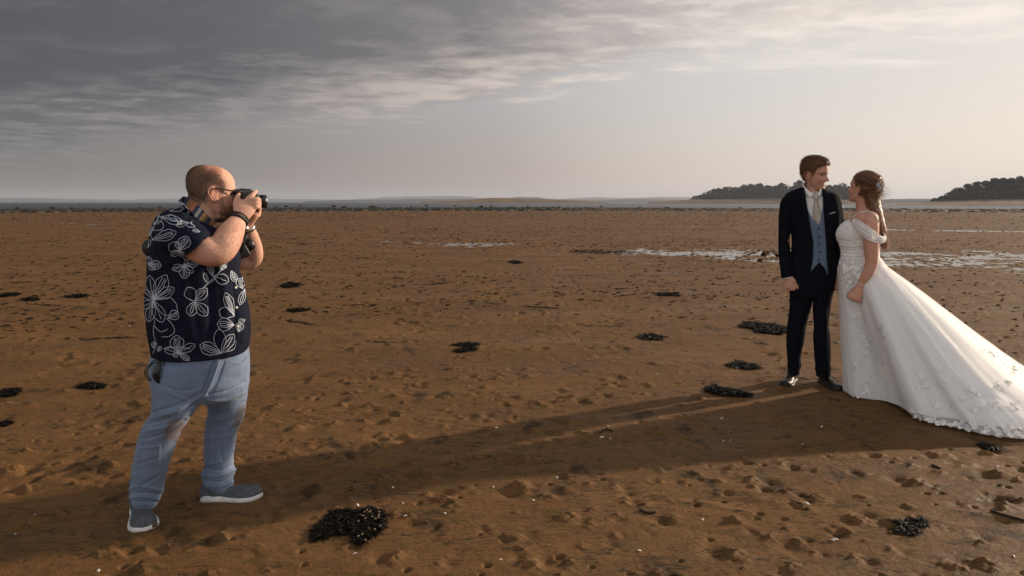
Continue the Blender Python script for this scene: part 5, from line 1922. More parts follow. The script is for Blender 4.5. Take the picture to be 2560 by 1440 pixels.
M_LAPEL = M_SUIT
add('lapel', patch(GR, jk_bvh, [(2010, 470), (2014.5, 500), (2021, 538), (2028, 576), (2033, 604)], [(1997, 472), (1998, 500), (2002, 522), (2015, 565), (2031, 606)], 20, 8, 0.003, 0.003, 0.004), M_LAPEL, JACKET)
add('lapel', patch(GR, jk_bvh, [(2058.5, 476), (2059, 507), (2061, 540), (2064, 575), (2066.5, 601)], [(2068, 478), (2072, 500), (2073, 520), (2072, 560), (2068, 604)], 20, 8, 0.003, 0.003, 0.004), M_LAPEL, JACKET)
add('pocket_square', patch(GR, jk_bvh, [(2073.5, 534), (2080, 531.7), (2087.5, 529.6)], [(2073.5, 535.6), (2080, 533.3), (2087.5, 531.2)], 8, 4, 0.003, 0.002, 0.0), M_WHITE, JACKET)
for (cx0, cy0, cx1, cy1, dd) in ((1954, 697.5, 1984, 690.5, -0.0625),):
    a_, b_ = P(cx0, cy0, dd), P(cx1, cy1, dd)
    add('shirt_cuff', wrist_ring((a_ + b_) / 2 - np.array((0, 0, 0.002)), P(1968, 660, -0.054) - P(1972, 700, -0.064), 0.0335, 1.0, GR.D, 0.003, 0.010), M_WHITE, SHIRT2)

# trousers and shoes
GT = [GR.loft([(1984, 640, 2086, 640, 0.0, 0.108), (1981, 668, 2086, 668, 0.0, 0.112), (1976, 695, 2089, 695, 0, 0.116), (1973, 722, 2088, 720, 0, 0.112), (1976, 742, 2080, 742, 0, 0.098)], 5, 40, ex=2.2),
      GR.loft([(1974, 715, 2040, 715, 0.025, 0.098), (1974, 740, 2034, 740, 0.030, 0.094), (1974, 765, 2028.5, 765, 0.030, 0.088), (1971, 795, 2021, 795, 0.030, 0.084), (1967, 820, 2015, 820, 0.030, 0.080), (1966, 855, 2010, 855, 0.028, 0.076), (1968, 890, 2003, 888, 0.025, 0.070), (1969.5, 915, 2002, 916, 0.022, 0.070), (1971, 932, 1998, 937, 0.020, 0.066)], 5, 34),
      GR.loft([(2024, 715, 2088, 715, -0.010, 0.098), (2032, 740, 2081, 745, -0.010, 0.092), (2032, 775, 2075, 778, -0.010, 0.086), (2034, 815, 2073, 815, -0.010, 0.080), (2033, 846, 2076, 845, -0.008, 0.078), (2036, 890, 2077, 888, -0.005, 0.074), (2038.5, 920, 2077, 918, -0.002, 0.072), (2040, 938, 2077, 940, 0.0, 0.070)], 5, 34)]
gt_me = remesh(GT, 0.0045, 3)
folds(GR, gt_me, [([(1968, 900), (1985, 905), (2003, 897)], 2.4, -0.006), ([(1969, 914), (1985, 919), (2003, 912)], 2.2, 0.007), ([(1970, 925), (1985, 928), (2001, 925)], 2, -0.005), ([(2036, 905), (2056, 910), (2077, 902)], 2.6, -0.005), ([(2038, 922), (2056, 926), (2077, 918)], 2.4, 0.006),
                  ([(2034, 742), (2044, 760), (2060, 772)], 3, -0.004), ([(2064, 720), (2066, 800), (2067, 900)], 1.2, 0.005), ([(1992, 730), (1990, 820), (1986, 900)], 1.2, 0.005), ([(1967, 818), (1985, 826), (2012, 815)], 3, -0.004), ([(2034, 820), (2055, 828), (2073, 818)], 3, -0.004)], 0.0022, (8, 8, 12), 7)
link('trousers', gt_me, M_SUIT, GROOM)
for h_, t_ in ((G(1989, 946) - GR.B, G(1959, 968) - GR.B), (G(2050, 954) - GR.B, G(2101, 979) - GR.B)):
    h_ = t_ - (t_ - h_) / np.linalg.norm(t_ - h_) * 0.295
    FLAT_SPOTS.append((*(GR.B + (h_ + t_) / 2)[:2], 0.20))
    up_, so_ = shoe(h_, t_, half_w=0.050, top_h=0.075, sole_h=0.020, toe_h=0.042, spring=0.010, point=1.1)
    d_ = (t_ - h_) / np.linalg.norm(t_ - h_)
    sock = tube([h_ + d_ * 0.07 + np.array((0, 0, 0.04)), h_ + d_ * 0.065 + np.array((0, 0, 0.09)), h_ + d_ * 0.062 + np.array((0, 0, 0.105))], [0.036, 0.037, 0.036], 18, 3)
    so = thing('shoe', None, None)
    so.parent = GROOM
    link('upper', remesh([up_, sock], 0.004, 3), M_SHOE, so)
    add('sole', so_, principled('dark sole', (0.02, 0.016, 0.012), 0.5), so)
    for k in range(4):
        c0 = h_ + d_ * (0.135 + 0.018 * k) + np.array((0, 0, 0.071 - 0.008 * k))
        s_ = np.cross((0, 0, 1.0), d_)
        add('lace', tube([c0 - s_ * 0.016, c0 + np.array((0, 0, 0.006)), c0 + s_ * 0.016], [0.002] * 3, 6, 3), M_LEATHER, so)

# ------------------------------------------------------------------ the bride
BR = Fig(2158, 984)
BRIDE = thing('person', 'bride in white lace gown with long train, seen from the side and gazing up', 'person', BR.B)
P = BR.P
br_head = Head(BR, 2156.5, 470, 0.0, (-0.91, 0.41), R_(11), 0.0, 0.945)


def br_body():
    parts = br_head.mesh(jaw=0.90, nose=0.86, smile=0.5, chin=0.8, width=0.96)
    parts.append(tube([P(2152, 486, 0.0), P(2156, 508, 0.0), P(2160, 530, 0.0), P(2162, 552, 0.0)], [0.046, 0.046, 0.054, 0.085], 22, 4))
    parts.append(BR.loft([(2142, 520, 2174, 518, 0, 0.060), (2136, 532, 2186, 528, 0, 0.120), (2128, 545, 2196, 545, 0, 0.165), (2112, 560, 2200, 565, 0, 0.168), (2102, 580, 2199, 590, 0, 0.150), (2106, 615, 2196, 620, 0, 0.130), (2108, 650, 2194, 650, 0, 0.12)], 5, 40))
    # arm on the near side, hand closed loosely
    parts.append(tube([P(2176, 546, -0.125), P(2177, 566, -0.160), P(2177, 590, -0.178), P(2178, 620, -0.190), P(2179, 648, -0.192), P(2176, 666, -0.192), P(2166, 688, -0.190), P(2153, 710, -0.186), P(2149, 717, -0.185)],
                      [0.052, 0.054, 0.0525, 0.0500, 0.0430, 0.0405, 0.0360, 0.0275, 0.0255], 22, 5, ref=BR.D))
    parts.append(BR.loft([(2140, 711, 2160, 716, -0.185, 0.022), (2134, 720, 2159, 725, -0.188, 0.023), (2127, 730, 2158, 736, -0.190, 0.022), (2122, 738, 2156, 745, -0.190, 0.019)], 4, 18))
    for k, (x, y) in enumerate(((2124, 739), (2132, 742), (2140, 745), (2149, 746))):
        parts.append(tube([P(x + 3, y - 7, -0.200), P(x - 1, y + 2, -0.206), P(x + 1, y + 8 - (k == 0) * 2, -0.198), P(x + 4, y + 7, -0.182), P(x + 6, y + 1, -0.174)], [0.0105, 0.0105, 0.0098, 0.0088, 0.008], 10, 4))
    parts.append(tube([P(2137, 722, -0.185), P(2128, 727, -0.175), P(2121, 735, -0.168), P(2119.5, 744, -0.166)], [0.0115, 0.0112, 0.0100, 0.0080], 10, 4))
    # far arm, reaching to the groom's hand
    parts.append(tube([P(2150, 548, 0.130), P(2140, 590, 0.185), P(2125, 640, 0.200), P(2108, 680, 0.170), P(2097, 705, 0.140)], [0.050, 0.046, 0.040, 0.032, 0.024], 16, 4))
    parts.append(ellipsoid(P(2094, 716, 0.130), np.array([BR.X, BR.D, (0, 0, 1.0)]), (0.030, 0.020, 0.035), 16, 10))
    return parts


BR_BASE = (0.56, 0.30, 0.21)
BK = dict(rosy=(0.52, 0.18, 0.12), brow=(0.10, 0.055, 0.03), lips=(0.48, 0.14, 0.12), seed=9, lip_k=0.75)
_, br_me = body_part(BR, BRIDE, br_body(), br_head, BR_BASE, 0.0034, 3, **BK)


def br_hair_mask(v):
    q = br_head.loc(v)
    x, y, z = q.T
    near = (np.linalg.norm(q, axis=1) < 0.17)
    front = 1 / (1 + np.exp((x - 0.080 + 0.9 * np.clip(0.075 - z, 0, 1) ** 1.0 * 0.75) / 0.004))
    ear = gz(x + 0.004, z + 0.018, 0.024, 0.034) * (np.abs(y) > 0.06)
    low = 1 / (1 + np.exp(-(z + 0.055 + 0.6 * np.clip(-x - 0.03, 0, 1)) / 0.006))
    side = 1 / (1 + np.exp((x - 0.020 - 0.55 * np.clip(z, 0, 1)) / 0.004))
    return np.clip(front * np.maximum(side, (z > 0.06)), 0, 1) * low * near * (1 - np.clip(1.6 * ear, 0, 1))


v_ = verts_of(br_me)
c_ = skin_colour(v_, br_head, BR_BASE, **BK)
c_ = blend(c_, 0.92 * br_hair_mask(v_), (0.060, 0.030, 0.016))
repaint(br_me, c_)

# hair: swept back to a loose knot, long lengths falling down the back
g_ = np.random.default_rng(21)
BH = np.array([(0.13, 0.053, 0.024), (0.20, 0.086, 0.040), (0.070, 0.030, 0.016), (0.34, 0.165, 0.085), (0.46, 0.25, 0.14)])
knot = np.array((-0.098, 0.0, 0.018))
mv = v_[br_hair_mask(v_) > 0.5]
roots = mv[g_.choice(len(mv), 1500)]
rq = br_head.loc(roots)
paths = []
for q in rq:
    q = q + g_.normal(0, 0.002, 3)
    kq = knot + g_.normal(0, 0.016, 3) * np.array((0.5, 1.3, 1.2))
    a, b = q / np.linalg.norm(q), kq / np.linalg.norm(kq)
    la, lb = np.linalg.norm(q), np.linalg.norm(kq) * 1.10
    om = math.acos(float(np.clip(a @ b, -1, 1)))
    t = np.linspace(0, 1, 11)
    puff = 0.010 + 0.010 * g_.uniform()
    pts = []
    for s in t:
        d = (math.sin((1 - s) * om) * a + math.sin(s * om) * b) / (math.sin(om) + 1e-6) if om > 0.05 else a * (1 - s) + b * s
        # droop at the temples, volume over the crown
        d = d + np.array((0, 0, -0.16)) * math.sin(s * math.pi) * (1 if q[2] < 0.05 else 0.25) * min(om, 1.2)
        d /= np.linalg.norm(d)
        pts.append(d * (la * (1 - s) + lb * s + puff * math.sin(s * math.pi) * (1.3 if q[2] > 0.03 else 0.7) + 0.002))
    paths.append(br_head.out(np.array(pts)))
cols = BH[g_.choice(5, len(paths), p=[0.3, 0.28, 0.22, 0.13, 0.07])] * g_.uniform(0.75, 1.25, (len(paths), 1))
V1, F1, C1 = strands(None, np.array(paths), g_.uniform(0.0008, 0.0017, len(paths)), 3, cols, 0.8)
# solid mass under the strands
hv, hf = head_shape(width=0.96)
hp = br_head.out(hv)
km = br_hair_mask(hp)
nrm_ = hv / (np.linalg.norm(hv, axis=1)[:, None] + 1e-9)
grow = np.where(km > 0.5, 0.007 + 0.012 * np.clip((hv[:, 2] - 0.0) / 0.08, 0, 1) * np.clip(-hv[:, 0] / 0.05 + 1, 0, 1), -0.012)
core = [(br_head.out(hv + nrm_ * grow[:, None]), hf),
        ellipsoid(br_head.out((-0.112, 0, 0.004)), br_head.M / br_head.s, (0.030, 0.042, 0.042), 20, 14),
        tube([br_head.out((-0.085, 0.0, -0.01)), P(2181, 503, -0.01), P(2193, 540, -0.02), P(2203, 575, -0.02), P(2210, 603, -0.02), P(2213, 618, -0.02)], [0.050, 0.052, 0.040, 0.034, 0.028, 0.012], 20, 5, flat=[1.2, 1.4, 1.5, 1.5, 1.4, 1.2], ref=BR.D)]
hc_me = remesh(core, 0.0045, 3)
cv = verts_of(hc_me)
n_ = normals_of(hc_me)
qv = np.column_stack([cv @ BR.X, cv @ BR.D, cv[:, 2]])
st_ = fbm(qv * np.array((150, 150, 9)) + 1.2 * fbm(qv * 12, 2, 2)[:, None], 3, 14)
set_verts(hc_me, cv + n_ * (0.0035 * st_)[:, None])
paint(hc_me, np.array((0.13, 0.062, 0.030)) * (1 + 0.6 * st_)[:, None])
HAIRB = link('hair', hc_me, M_HAIR, BRIDE)
add_strands('swept_hair', V1, F1, C1, M_HAIR, HAIRB)
# the long lengths
paths = []
for k in range(620):
    u, w = g_.normal(0, 0.5), g_.normal(0, 0.55)
    s0 = br_head.out((-0.088 + 0.02 * g_.normal(), 0.030 * w, -0.005 + 0.030 * g_.normal()))
    endy = g_.uniform(585, 626)
    f_ = (endy - 500) / 125
    ln = [s0, P(2186 + 9 * u, 508, -0.01 + 0.05 * w), P(2194 + 9 * u, 540, -0.02 + 0.055 * w), P(2203 + 10 * u, 540 + 40 * f_, -0.02 + 0.05 * w), P(2208 + 10 * u + 2 * f_, 540 + 66 * f_, -0.02 + 0.045 * w), P(2211 + 11 * u + 5 * f_, endy, -0.02 + 0.045 * w)]
    ln = np.array(ln)
    ln[1:] += g_.normal(0, 0.0025, (5, 3))
    paths.append(catmull(ln, 3))
cols = BH[g_.choice(5, len(paths), p=[0.2, 0.25, 0.12, 0.25, 0.18])] * g_.uniform(0.8, 1.3, (len(paths), 1))
V1, F1, C1 = strands(None, np.array(paths), g_.uniform(0.0008, 0.0018, len(paths)), 3, cols, 0.45)
add_strands('long_hair', V1, F1, C1, M_HAIR, HAIRB)
# curls of the knot and flyaway wisps
paths = []
for k in range(170):
    c = br_head.out(np.array((-0.112, 0, 0.0)) + g_.normal(0, 1, 3) * np.array((0.014, 0.03, 0.026)))
    a = g_.uniform(0, 6.28)
    r = g_.uniform(0.010, 0.026)
    e = g_.normal(0, 1, 3)
    e /= np.linalg.norm(e)
    f2 = np.cross(e, (0.3, 0.5, 0.8))
    f2 /= np.linalg.norm(f2)
    tt = np.linspace(0, g_.uniform(2.5, 4.6), 10) + a
    paths.append(c + r * (np.cos(tt)[:, None] * e + np.sin(tt)[:, None] * f2) + np.linspace(0, 1, 10)[:, None] * np.array((0, 0, -0.02)))
cols = BH[g_.choice(5, len(paths), p=[0.15, 0.25, 0.1, 0.28, 0.22])]
V1, F1, C1 = strands(None, np.array(paths), g_.uniform(0.001, 0.0022, len(paths)), 3, cols, 0.6)
add_strands('knot_curls', V1, F1, C1, M_HAIR, HAIRB)
paths = []
for k in range(130):
    s0 = roots[g_.integers(len(roots))] if k < 60 else br_head.out((-0.12, 0.02 * g_.normal(), -0.01 + 0.03 * g_.normal()))
    o = s0 - br_head.C
    o = o / np.linalg.norm(o)
    drift = BR.X * g_.uniform(0.3, 1.0) + np.array((0, 0, g_.uniform(-0.4, 0.5)))
    L = g_.uniform(0.03, 0.09)
    tt = np.linspace(0, 1, 8)[:, None]
    paths.append(s0 + o * 0.014 + tt * L * (0.5 * o + 0.7 * drift) + tt ** 2 * L * np.array((0, 0, -0.35)) + 0.006 * np.sin(tt * 5 + k))
V1, F1, C1 = strands(None, np.array(paths), np.full(len(paths), 0.0005), 3, BH[g_.choice(5, len(paths))], 0.5)
add_strands('wisps', V1, F1, C1, M_HAIR, HAIRB)

# flower clip, ear drop, bracelet
M_PETAL = principled('pale blue petal', (0.60, 0.66, 0.74), 0.7, 0.3)
M_PEARL = principled('pearl', (0.80, 0.77, 0.72), 0.2, 0.6)
CLIP = thing('hair_clip', None, None)
CLIP.parent = BRIDE


def blossom(r, petals=5, cup=0.35, seed=0):
    """small fabric flower: bent rounded petals and a bead"""
    g = np.random.default_rng(seed)
    parts = []
    for k in range(petals):
        a = 2 * math.pi * k / petals + g.normal(0, 0.12)
        L = r * g.uniform(0.85, 1.1)
        w = L * g.uniform(0.36, 0.46)
        cu = cup * g.uniform(0.5, 1.5)
        ca, sa = math.cos(a), math.sin(a)
        pts = []
        for t, ww in ((0.08, 0.15), (0.45, 0.9), (0.8, 1.0), (1.0, 0.55)):
            for s in (-1, 0, 1):
                x, y = t * L, s * ww * w
                z = cu * L * t * t - 0.18 * w * (1 - abs(s)) + 0.03 * L * g.normal()
                pts.append((x * ca - y * sa, x * sa + y * ca, z))
        f = []
        for i in range(3):
            for j in range(2):
                q = i * 3 + j
                f.append((q, q + 1, q + 4, q + 3))
        parts.append((np.array(pts), f))
    parts.append(ellipsoid((0, 0, 0.02 * r), np.eye(3), (0.14 * r, 0.14 * r, 0.10 * r), 6, 4))
    return merge(parts)


def orient(n, spin):
    n = Vector(n).normalized()
    q = n.to_track_quat('Z', 'Y')
    return (q.to_matrix() @ Matrix.Rotation(spin, 3, 'Z')).to_4x4()


B0 = mesh_from('clip_flower', *blossom(0.017, 5, 0.4, 3))
B0.materials.append(M_PETAL)
back = -br_head.M[0] / br_head.s
leftd = br_head.M[1] / br_head.s
upd = br_head.M[2] / br_head.s
for k, (a, b, c) in enumerate(((0, 0.020, 0.030), (0.004, 0.034, 0.020), (0.006, 0.006, 0.036), (0.010, 0.024, 0.012), (0.012, 0.008, 0.020), (0.006, 0.044, 0.034), (0.004, -0.012, 0.030))):
    o = link('clip_flower', B0, None, CLIP)
    p_ = br_head.out((-0.122, 0, 0.012)) + back * a + leftd * b + upd * c
    o.matrix_local = Matrix.Translation(Vector(p_)) @ orient(back * 0.8 + leftd * 0.4 + upd * 0.3 + 0.2 * g_.normal(0, 1, 3), k)
add('earring', ellipsoid(br_head.out((-0.006, 0.090, -0.056)), np.eye(3), (0.0055, 0.0055, 0.0062), 12, 8), M_PEARL, BRIDE)
add('bracelet', wrist_ring(P(2152.5, 710, -0.1855), P(2149, 717, -0.185) - P(2166, 688, -0.19), 0.0285, 0.97, BR.D, 0.002, 0.004), M_PEARL, BRIDE)

# ------------------------------------------------------------------ the gown
M_SATIN = principled('ivory lining', (0.88, 0.875, 0.865), 0.55, 0.35, bump=[(200, 0.0006)])


def net_material(name, cover, tint):
    m = bpy.data.materials.new(name)
    m.use_nodes = True
    b = NB(m.node_tree)
    out = b.n('ShaderNodeOutputMaterial')
    p = b.n('ShaderNodeBsdfPrincipled')
    p.inputs['Base Color'].default_value = (*tint, 1)
    p.inputs['Roughness'].default_value = 0.85
    p.inputs['Specular IOR Level'].default_value = 0.2
    tl = b.n('ShaderNodeBsdfTranslucent')
    tl.inputs[0].default_value = (*tint, 1)
    mx = b.n('ShaderNodeMixShader')
    mx.inputs[0].default_value = 0.3
    b.put(mx.inputs[1], p.outputs[0])
    b.put(mx.inputs[2], tl.outputs[0])
    tr = b.n('ShaderNodeBsdfTransparent')
    m2 = b.n('ShaderNodeMixShader')
    at = b.n('ShaderNodeAttribute', attribute_name='Col')
    sep = b.n('ShaderNodeSeparateColor')
    b.put(sep.inputs[0], at.outputs['Color'])
    cv = b.n('ShaderNodeCombineXYZ')
    b.put(cv.inputs[0], b.math('MULTIPLY', sep.outputs[0], 130.0))
    b.put(cv.inputs[1], b.math('MULTIPLY', sep.outputs[1], 4.0))
    n = b.noise(cv.outputs[0], 1.0, 4.0, 0.6, 0.6)
    k = b.mapr(n, 0.30, 0.70, cover - 0.08, cover + 0.12)
    b.put(m2.inputs[0], k)
    b.put(m2.inputs[1], tr.outputs[0])
    b.put(m2.inputs[2], mx.outputs[0])
    b.put(out.inputs[0], m2.outputs[0])
    return m


M_NET = net_material('tulle net', 0.56, (0.885, 0.892, 0.905))
M_DRAPE = net_material('tulle drape', 0.74, (0.88, 0.875, 0.865))
M_LACE = principled('white lace', (0.87, 0.86, 0.85), 0.8, 0.25, bump=[(120, 0.002), (300, 0.0012)])

BOD = [(2131, 546, 2194, 572, -0.005, 0.150), (2106, 557, 2201, 586, 0, 0.166), (2092, 575, 2203, 596, 0, 0.164), (2090, 590, 2203, 606, 0, 0.156), (2096, 607, 2201, 618, 0, 0.145), (2101, 625, 2199, 630, 0, 0.136), (2102, 642, 2200, 645, 0, 0.134), (2096, 660, 2210, 662, 0, 0.148)]
bo_me = remesh([BR.loft(BOD, 5, 56)], 0.004, 3)
folds(BR, bo_me, [([(2100, 600), (2125, 604), (2158, 598)], 2.4, -0.004), ([(2102, 612), (2130, 616), (2160, 610)], 2, 0.003), ([(2103, 624), (2132, 627), (2162, 622)], 2.2, -0.003), ([(2103, 636), (2132, 640), (2165, 636)], 2.2, 0.004)], 0.0016, (26, 26, 26), 11)
BODICE = link('bodice', bo_me, M_LACE, BRIDE)
bo_bvh = bvh_of(bo_me)

# skirt: from the hips to a hem laid out on the sand, a long train behind her
HEM = [  # px, py on the ground, angle at the waist (180 front, 270 towards the viewer, 360 back)
    (2113, 983, 180), (2126, 993, 196), (2150, 999, 212), (2182, 1003, 226), (2212, 1007, 238), (2240, 1020, 248), (2264, 1033, 257), (2288, 1052, 266), (2322, 1063, 276), (2368, 1073, 286), (2412, 1081, 296), (2452, 1093, 306), (2500, 1101, 316), (2560, 1107, 327),
    (2625, 1108, 338), (2685, 1098, 349), (2722, 1072, 359), (2730, 1036, 368), (2705, 1000, 377), (2655, 970, 387), (2596, 950, 397), (2546, 938, 408), (2480, 937, 424), (2400, 938, 440), (2320, 941, 456), (2240, 947, 474), (2180, 956, 494), (2140, 966, 514), (2117, 975, 530), (2113, 983, 540)]
hemq = catmull(np.array([(*(G(a, b) - BR.B), c) for a, b, c in HEM]), 9)
NU = len(hemq) - 1
hemq = hemq[:-1]
uu = np.arange(NU) / NU
ang_ = np.radians(hemq[:, 3])


def ring_at(lx, ly, rx, ry, rd):
    L, R = P(lx, ly, 0), P(rx, ry, 0)
    return (L + R) / 2 + np.cos(ang_)[:, None] * (R - L) / 2 + np.sin(ang_)[:, None] * BR.D * rd


waist = ring_at(2100.5, 641, 2201, 644, 0.138)
hip = ring_at(2093, 671, 2221, 668, 0.165)
hem = hemq[:, :3].copy()
trail = np.clip(np.linalg.norm(hem[:, :2] - hip[:, :2], axis=1) / 1.2 - 0.12, 0, 1)


def skirt_rows(inset, vmax, nv, amp, zlift, seed):
    rows = []
    g = np.random.default_rng(seed)
    fold = sum(a * np.sin(2 * np.pi * f * uu + p) for f, a, p in ((5, 0.8, 1.0), (11, 0.8, 2.2), (19, 0.4, 0.4), (37, 0.12, 1.9)))
    hv = np.linspace(0, 1, nv) ** 0.85
    cen = hip.mean(0)
    for k, t in enumerate(hv):
        vm = vmax if np.ndim(vmax) else np.full(NU, vmax)
        tv = t * vm
        if t < 0.06:
            s = t / 0.06
            base = waist * (1 - s) + hip * s
            q = np.zeros(NU)
        else:
            q = (tv - 0.06 * vm) / 0.94
            # skirt hangs from the hip, then sweeps out to the hem
            base = hip * (1 - q)[:, None] + hem * q[:, None]
            sag = trail * (0.10 * np.sin(np.pi * np.clip(q, 0, 1)) * q)
            base[:, 2] -= sag * np.clip(base[:, 2] / 0.25, 0, 1)
            base[:, 2] = np.maximum(base[:, 2], 0.004 + zlift)
        out = base - cen
        out[:, 2] = 0
        out /= np.linalg.norm(out, axis=1)[:, None] + 1e-9
        lat = np.cross(out, (0, 0, 1.0))
        n3 = out * 0.75 + np.array((0, 0, 0.66)) * trail[:, None] ** 0.5
        ga = amp * np.clip(q, 0, 1) ** 0.8
        noise = fbm(np.column_stack([uu * 40, np.full(NU, t * 5), np.full(NU, seed * 1.0)]), 3, seed)
        pt = base + n3 * (ga * (fold * 0.5 + 0.7 * noise))[:, None] - out * inset
        pt[:, 2] = np.maximum(pt[:, 2], 0.004 + zlift)
        rows.append(pt)
    return np.array(rows)


def uv_mesh(name, rows):
    v, f = skin_rings(rows, cap=False)
    me = mesh_from(name, v, f)
    nv_, nu_ = rows.shape[:2]
    c = np.zeros((nv_ * nu_, 3))
    c[:, 0] = np.tile(np.abs((np.arange(nu_) / nu_) * 2 - 1), nv_)
    c[:, 1] = np.repeat(np.linspace(0, 1, nv_), nu_)
    paint(me, c)
    return me


SKIRT = link('skirt', uv_mesh('skirt', skirt_rows(0.014, np.clip(0.99 - 0.06 * np.clip((uu - 0.12) / 0.2, 0, 1) * (uu < 0.75), 0.88, 1), 70, 0.017, 0.003, 4)), M_SATIN, BRIDE)
net_rows = skirt_rows(0.0, 1.0, 80, 0.020, 0.006, 5)
# ruffled edge of the net
edge = net_rows[-8:]
for k in range(8):
    w = (k / 7) ** 1.5
    net_rows[-8 + k, :, 2] += w * 0.010 * (1 + fbm(np.column_stack([uu * 160, np.full(NU, k * 0.3), np.zeros(NU)]), 3, 9))
net_me = uv_mesh('tulle_overskirt', net_rows)
NET = link('tulle_overskirt', net_me, M_NET, BRIDE)
net_bvh = bvh_of(net_me)
NV_ = net_rows.shape[0]
# trodden flat under the gown
for k in range(0, NU, 6):
    c_h = BR.B + net_rows[-1][k]
    FLAT_SPOTS.append((c_h[0], c_h[1], 0.16))
for t_ in np.linspace(0, 1, 7):
    c_h = (1 - t_) * G(2150, 980) + t_ * G(2640, 1035)
    FLAT_SPOTS.append((c_h[0], c_h[1], 0.35 + 0.35 * t_))

# sewn-on flowers
FLOWER = []
for k, (r, n_p, cu) in enumerate(((0.019, 5, 0.05), (0.015, 5, 0.10), (0.021, 6, 0.03))):
    me = mesh_from('lace_flower', *blossom(r, n_p, cu, 30 + k))
    me.materials.append(M_LACE)
    FLOWER.append(me)
LEAF = mesh_from('lace_leaf', np.array([(0, 0, 0), (0.010, 0.006, 0.003), (0.010, -0.006, 0.003), (0.022, 0.006, 0.004), (0.022, -0.006, 0.004), (0.034, 0, 0.002), (0.016, 0, 0.0)]), [(0, 2, 6, 1), (1, 6, 3), (2, 4, 6), (6, 4, 5, 3)])
LEAF.materials.append(M_LACE)
spots = [(2114, 665), (2119, 672), (2112, 680), (2122, 684), (2130, 668), (2128, 690), (2116, 694), (2136, 680), (2108, 660), (2124, 656), (2134, 655), (2142, 668), (2110, 705), (2104, 690), (2127, 702), (2118, 715), (2103, 672), (2146, 690),
         (2148, 777), (2152, 786), (2156, 795), (2151, 806), (2157, 817), (2161, 828), (2158, 840), (2165, 852), (2168, 862), (2172, 876), (2166, 886), (2132, 790), (2136, 800), (2125, 845), (2139, 910), (2134, 921), (2144, 900), (2168, 972), (2162, 978), (2174, 980), (2166, 966), (2190, 914), (2188, 926),
         (2208, 954), (2204, 946), (2204, 817), (2199, 822), (2212, 835), (2206, 842), (2210, 874), (2216, 882), (2213, 896), (2219, 906), (2222, 918), (2228, 934), (2237, 990), (2230, 980), (2243, 984), (2248, 1000), (2260, 1012), (2270, 1020), (2277, 1030), (2290, 1040), (2284, 1028),
         (2305, 939), (2309, 952), (2309, 965), (2320, 961), (2298, 968), (2349, 921), (2352, 930), (2360, 961), (2368, 970), (2374, 1012), (2381, 1018), (2334, 1008), (2345, 1012), (2421, 968), (2428, 974), (2435, 979), (2442, 982), (2450, 983), (2475, 1008), (2482, 1014), (2490, 1006), (2470, 1020), (2475, 882), (2484, 890), (2462, 876),
         (2407, 1055), (2412, 1062), (2417, 1069), (2428, 1058), (2422, 1072), (2436, 1066), (2450, 1051), (2461, 1080), (2468, 1074), (2475, 1087), (2486, 1073), (2480, 1064), (2496, 1082), (2508, 1069), (2518, 1077), (2526, 1088), (2530, 1066), (2544, 1084), (2555, 1091), (2552, 1072), (2400, 1068), (2390, 1058), (2376, 1062), (2360, 1056), (2345, 1058), (2326, 1050), (2310, 1052), (2300, 1044),
         (2124, 980), (2132, 988), (2120, 990), (2145, 992), (2500, 962), (2510, 970), (2522, 955), (2536, 1010), (2545, 1020), (2430, 1020), (2440, 1026), (2400, 1000), (2410, 992), (2538, 924), (2532, 930), (2520, 918)]
gs = np.random.default_rng(77)


def sew(bvh, x, y, me, parent, scale, lift=0.0015):
    q, n_ = cast(BR, bvh, x, y)
    if q is None:
        return
    o = link(me.name.split('.')[0], me, None, parent)
    o.matrix_local = Matrix.Translation(Vector(q + n_ * lift)) @ orient(n_ + 0.18 * gs.normal(0, 1, 3), gs.uniform(0, 6.28)) @ Matrix.Scale(scale, 4)


for x, y in spots:
    sew(net_bvh, x, y, FLOWER[gs.integers(3)], NET, gs.uniform(0.7, 1.2))
    for q_ in range(2):
        if gs.uniform() < 0.6:
            sew(net_bvh, x + gs.uniform(-10, 10), y + gs.uniform(-9, 9), LEAF, NET, gs.uniform(0.5, 1.0))
for x, y in ((2092, 588), (2095, 600), (2099, 606), (2103, 655), (2108, 650), (2100, 640), (2116, 660), (2124, 646), (2112, 644), (2130, 560), (2120, 566), (2104, 572), (2137, 578), (2112, 584), (2146, 645), (2098, 662), (2140, 632), (2118, 628)):
    sew(bo_bvh, x, y, FLOWER[gs.integers(3)], BODICE, gs.uniform(0.55, 0.9))
for k in range(34):
    sew(bo_bvh, gs.uniform(2094, 2160), gs.uniform(556, 655), FLOWER[gs.integers(3)] if k % 3 == 0 else LEAF, BODICE, gs.uniform(0.4, 0.75), 0.0008)
# round the rest of the train and the far side, unseen from here but part of the gown
for k in range(40):
    i, j = int(gs.integers(int(NV_ * 0.6), NV_ - 3)), int(gs.integers(int(NU * 0.46), NU - 12))
    q = net_rows[i, j]
    n_ = np.cross(net_rows[i, (j + 1) % NU] - q, net_rows[i - 1, j] - q)
    n_ /= np.linalg.norm(n_) + 1e-9
    if n_[2] < 0:
        n_ = -n_
    o = link('lace_flower', FLOWER[gs.integers(3)], None, NET)
    o.matrix_local = Matrix.Translation(Vector(q + n_ * 0.003)) @ orient(n_, gs.uniform(0, 6.28))

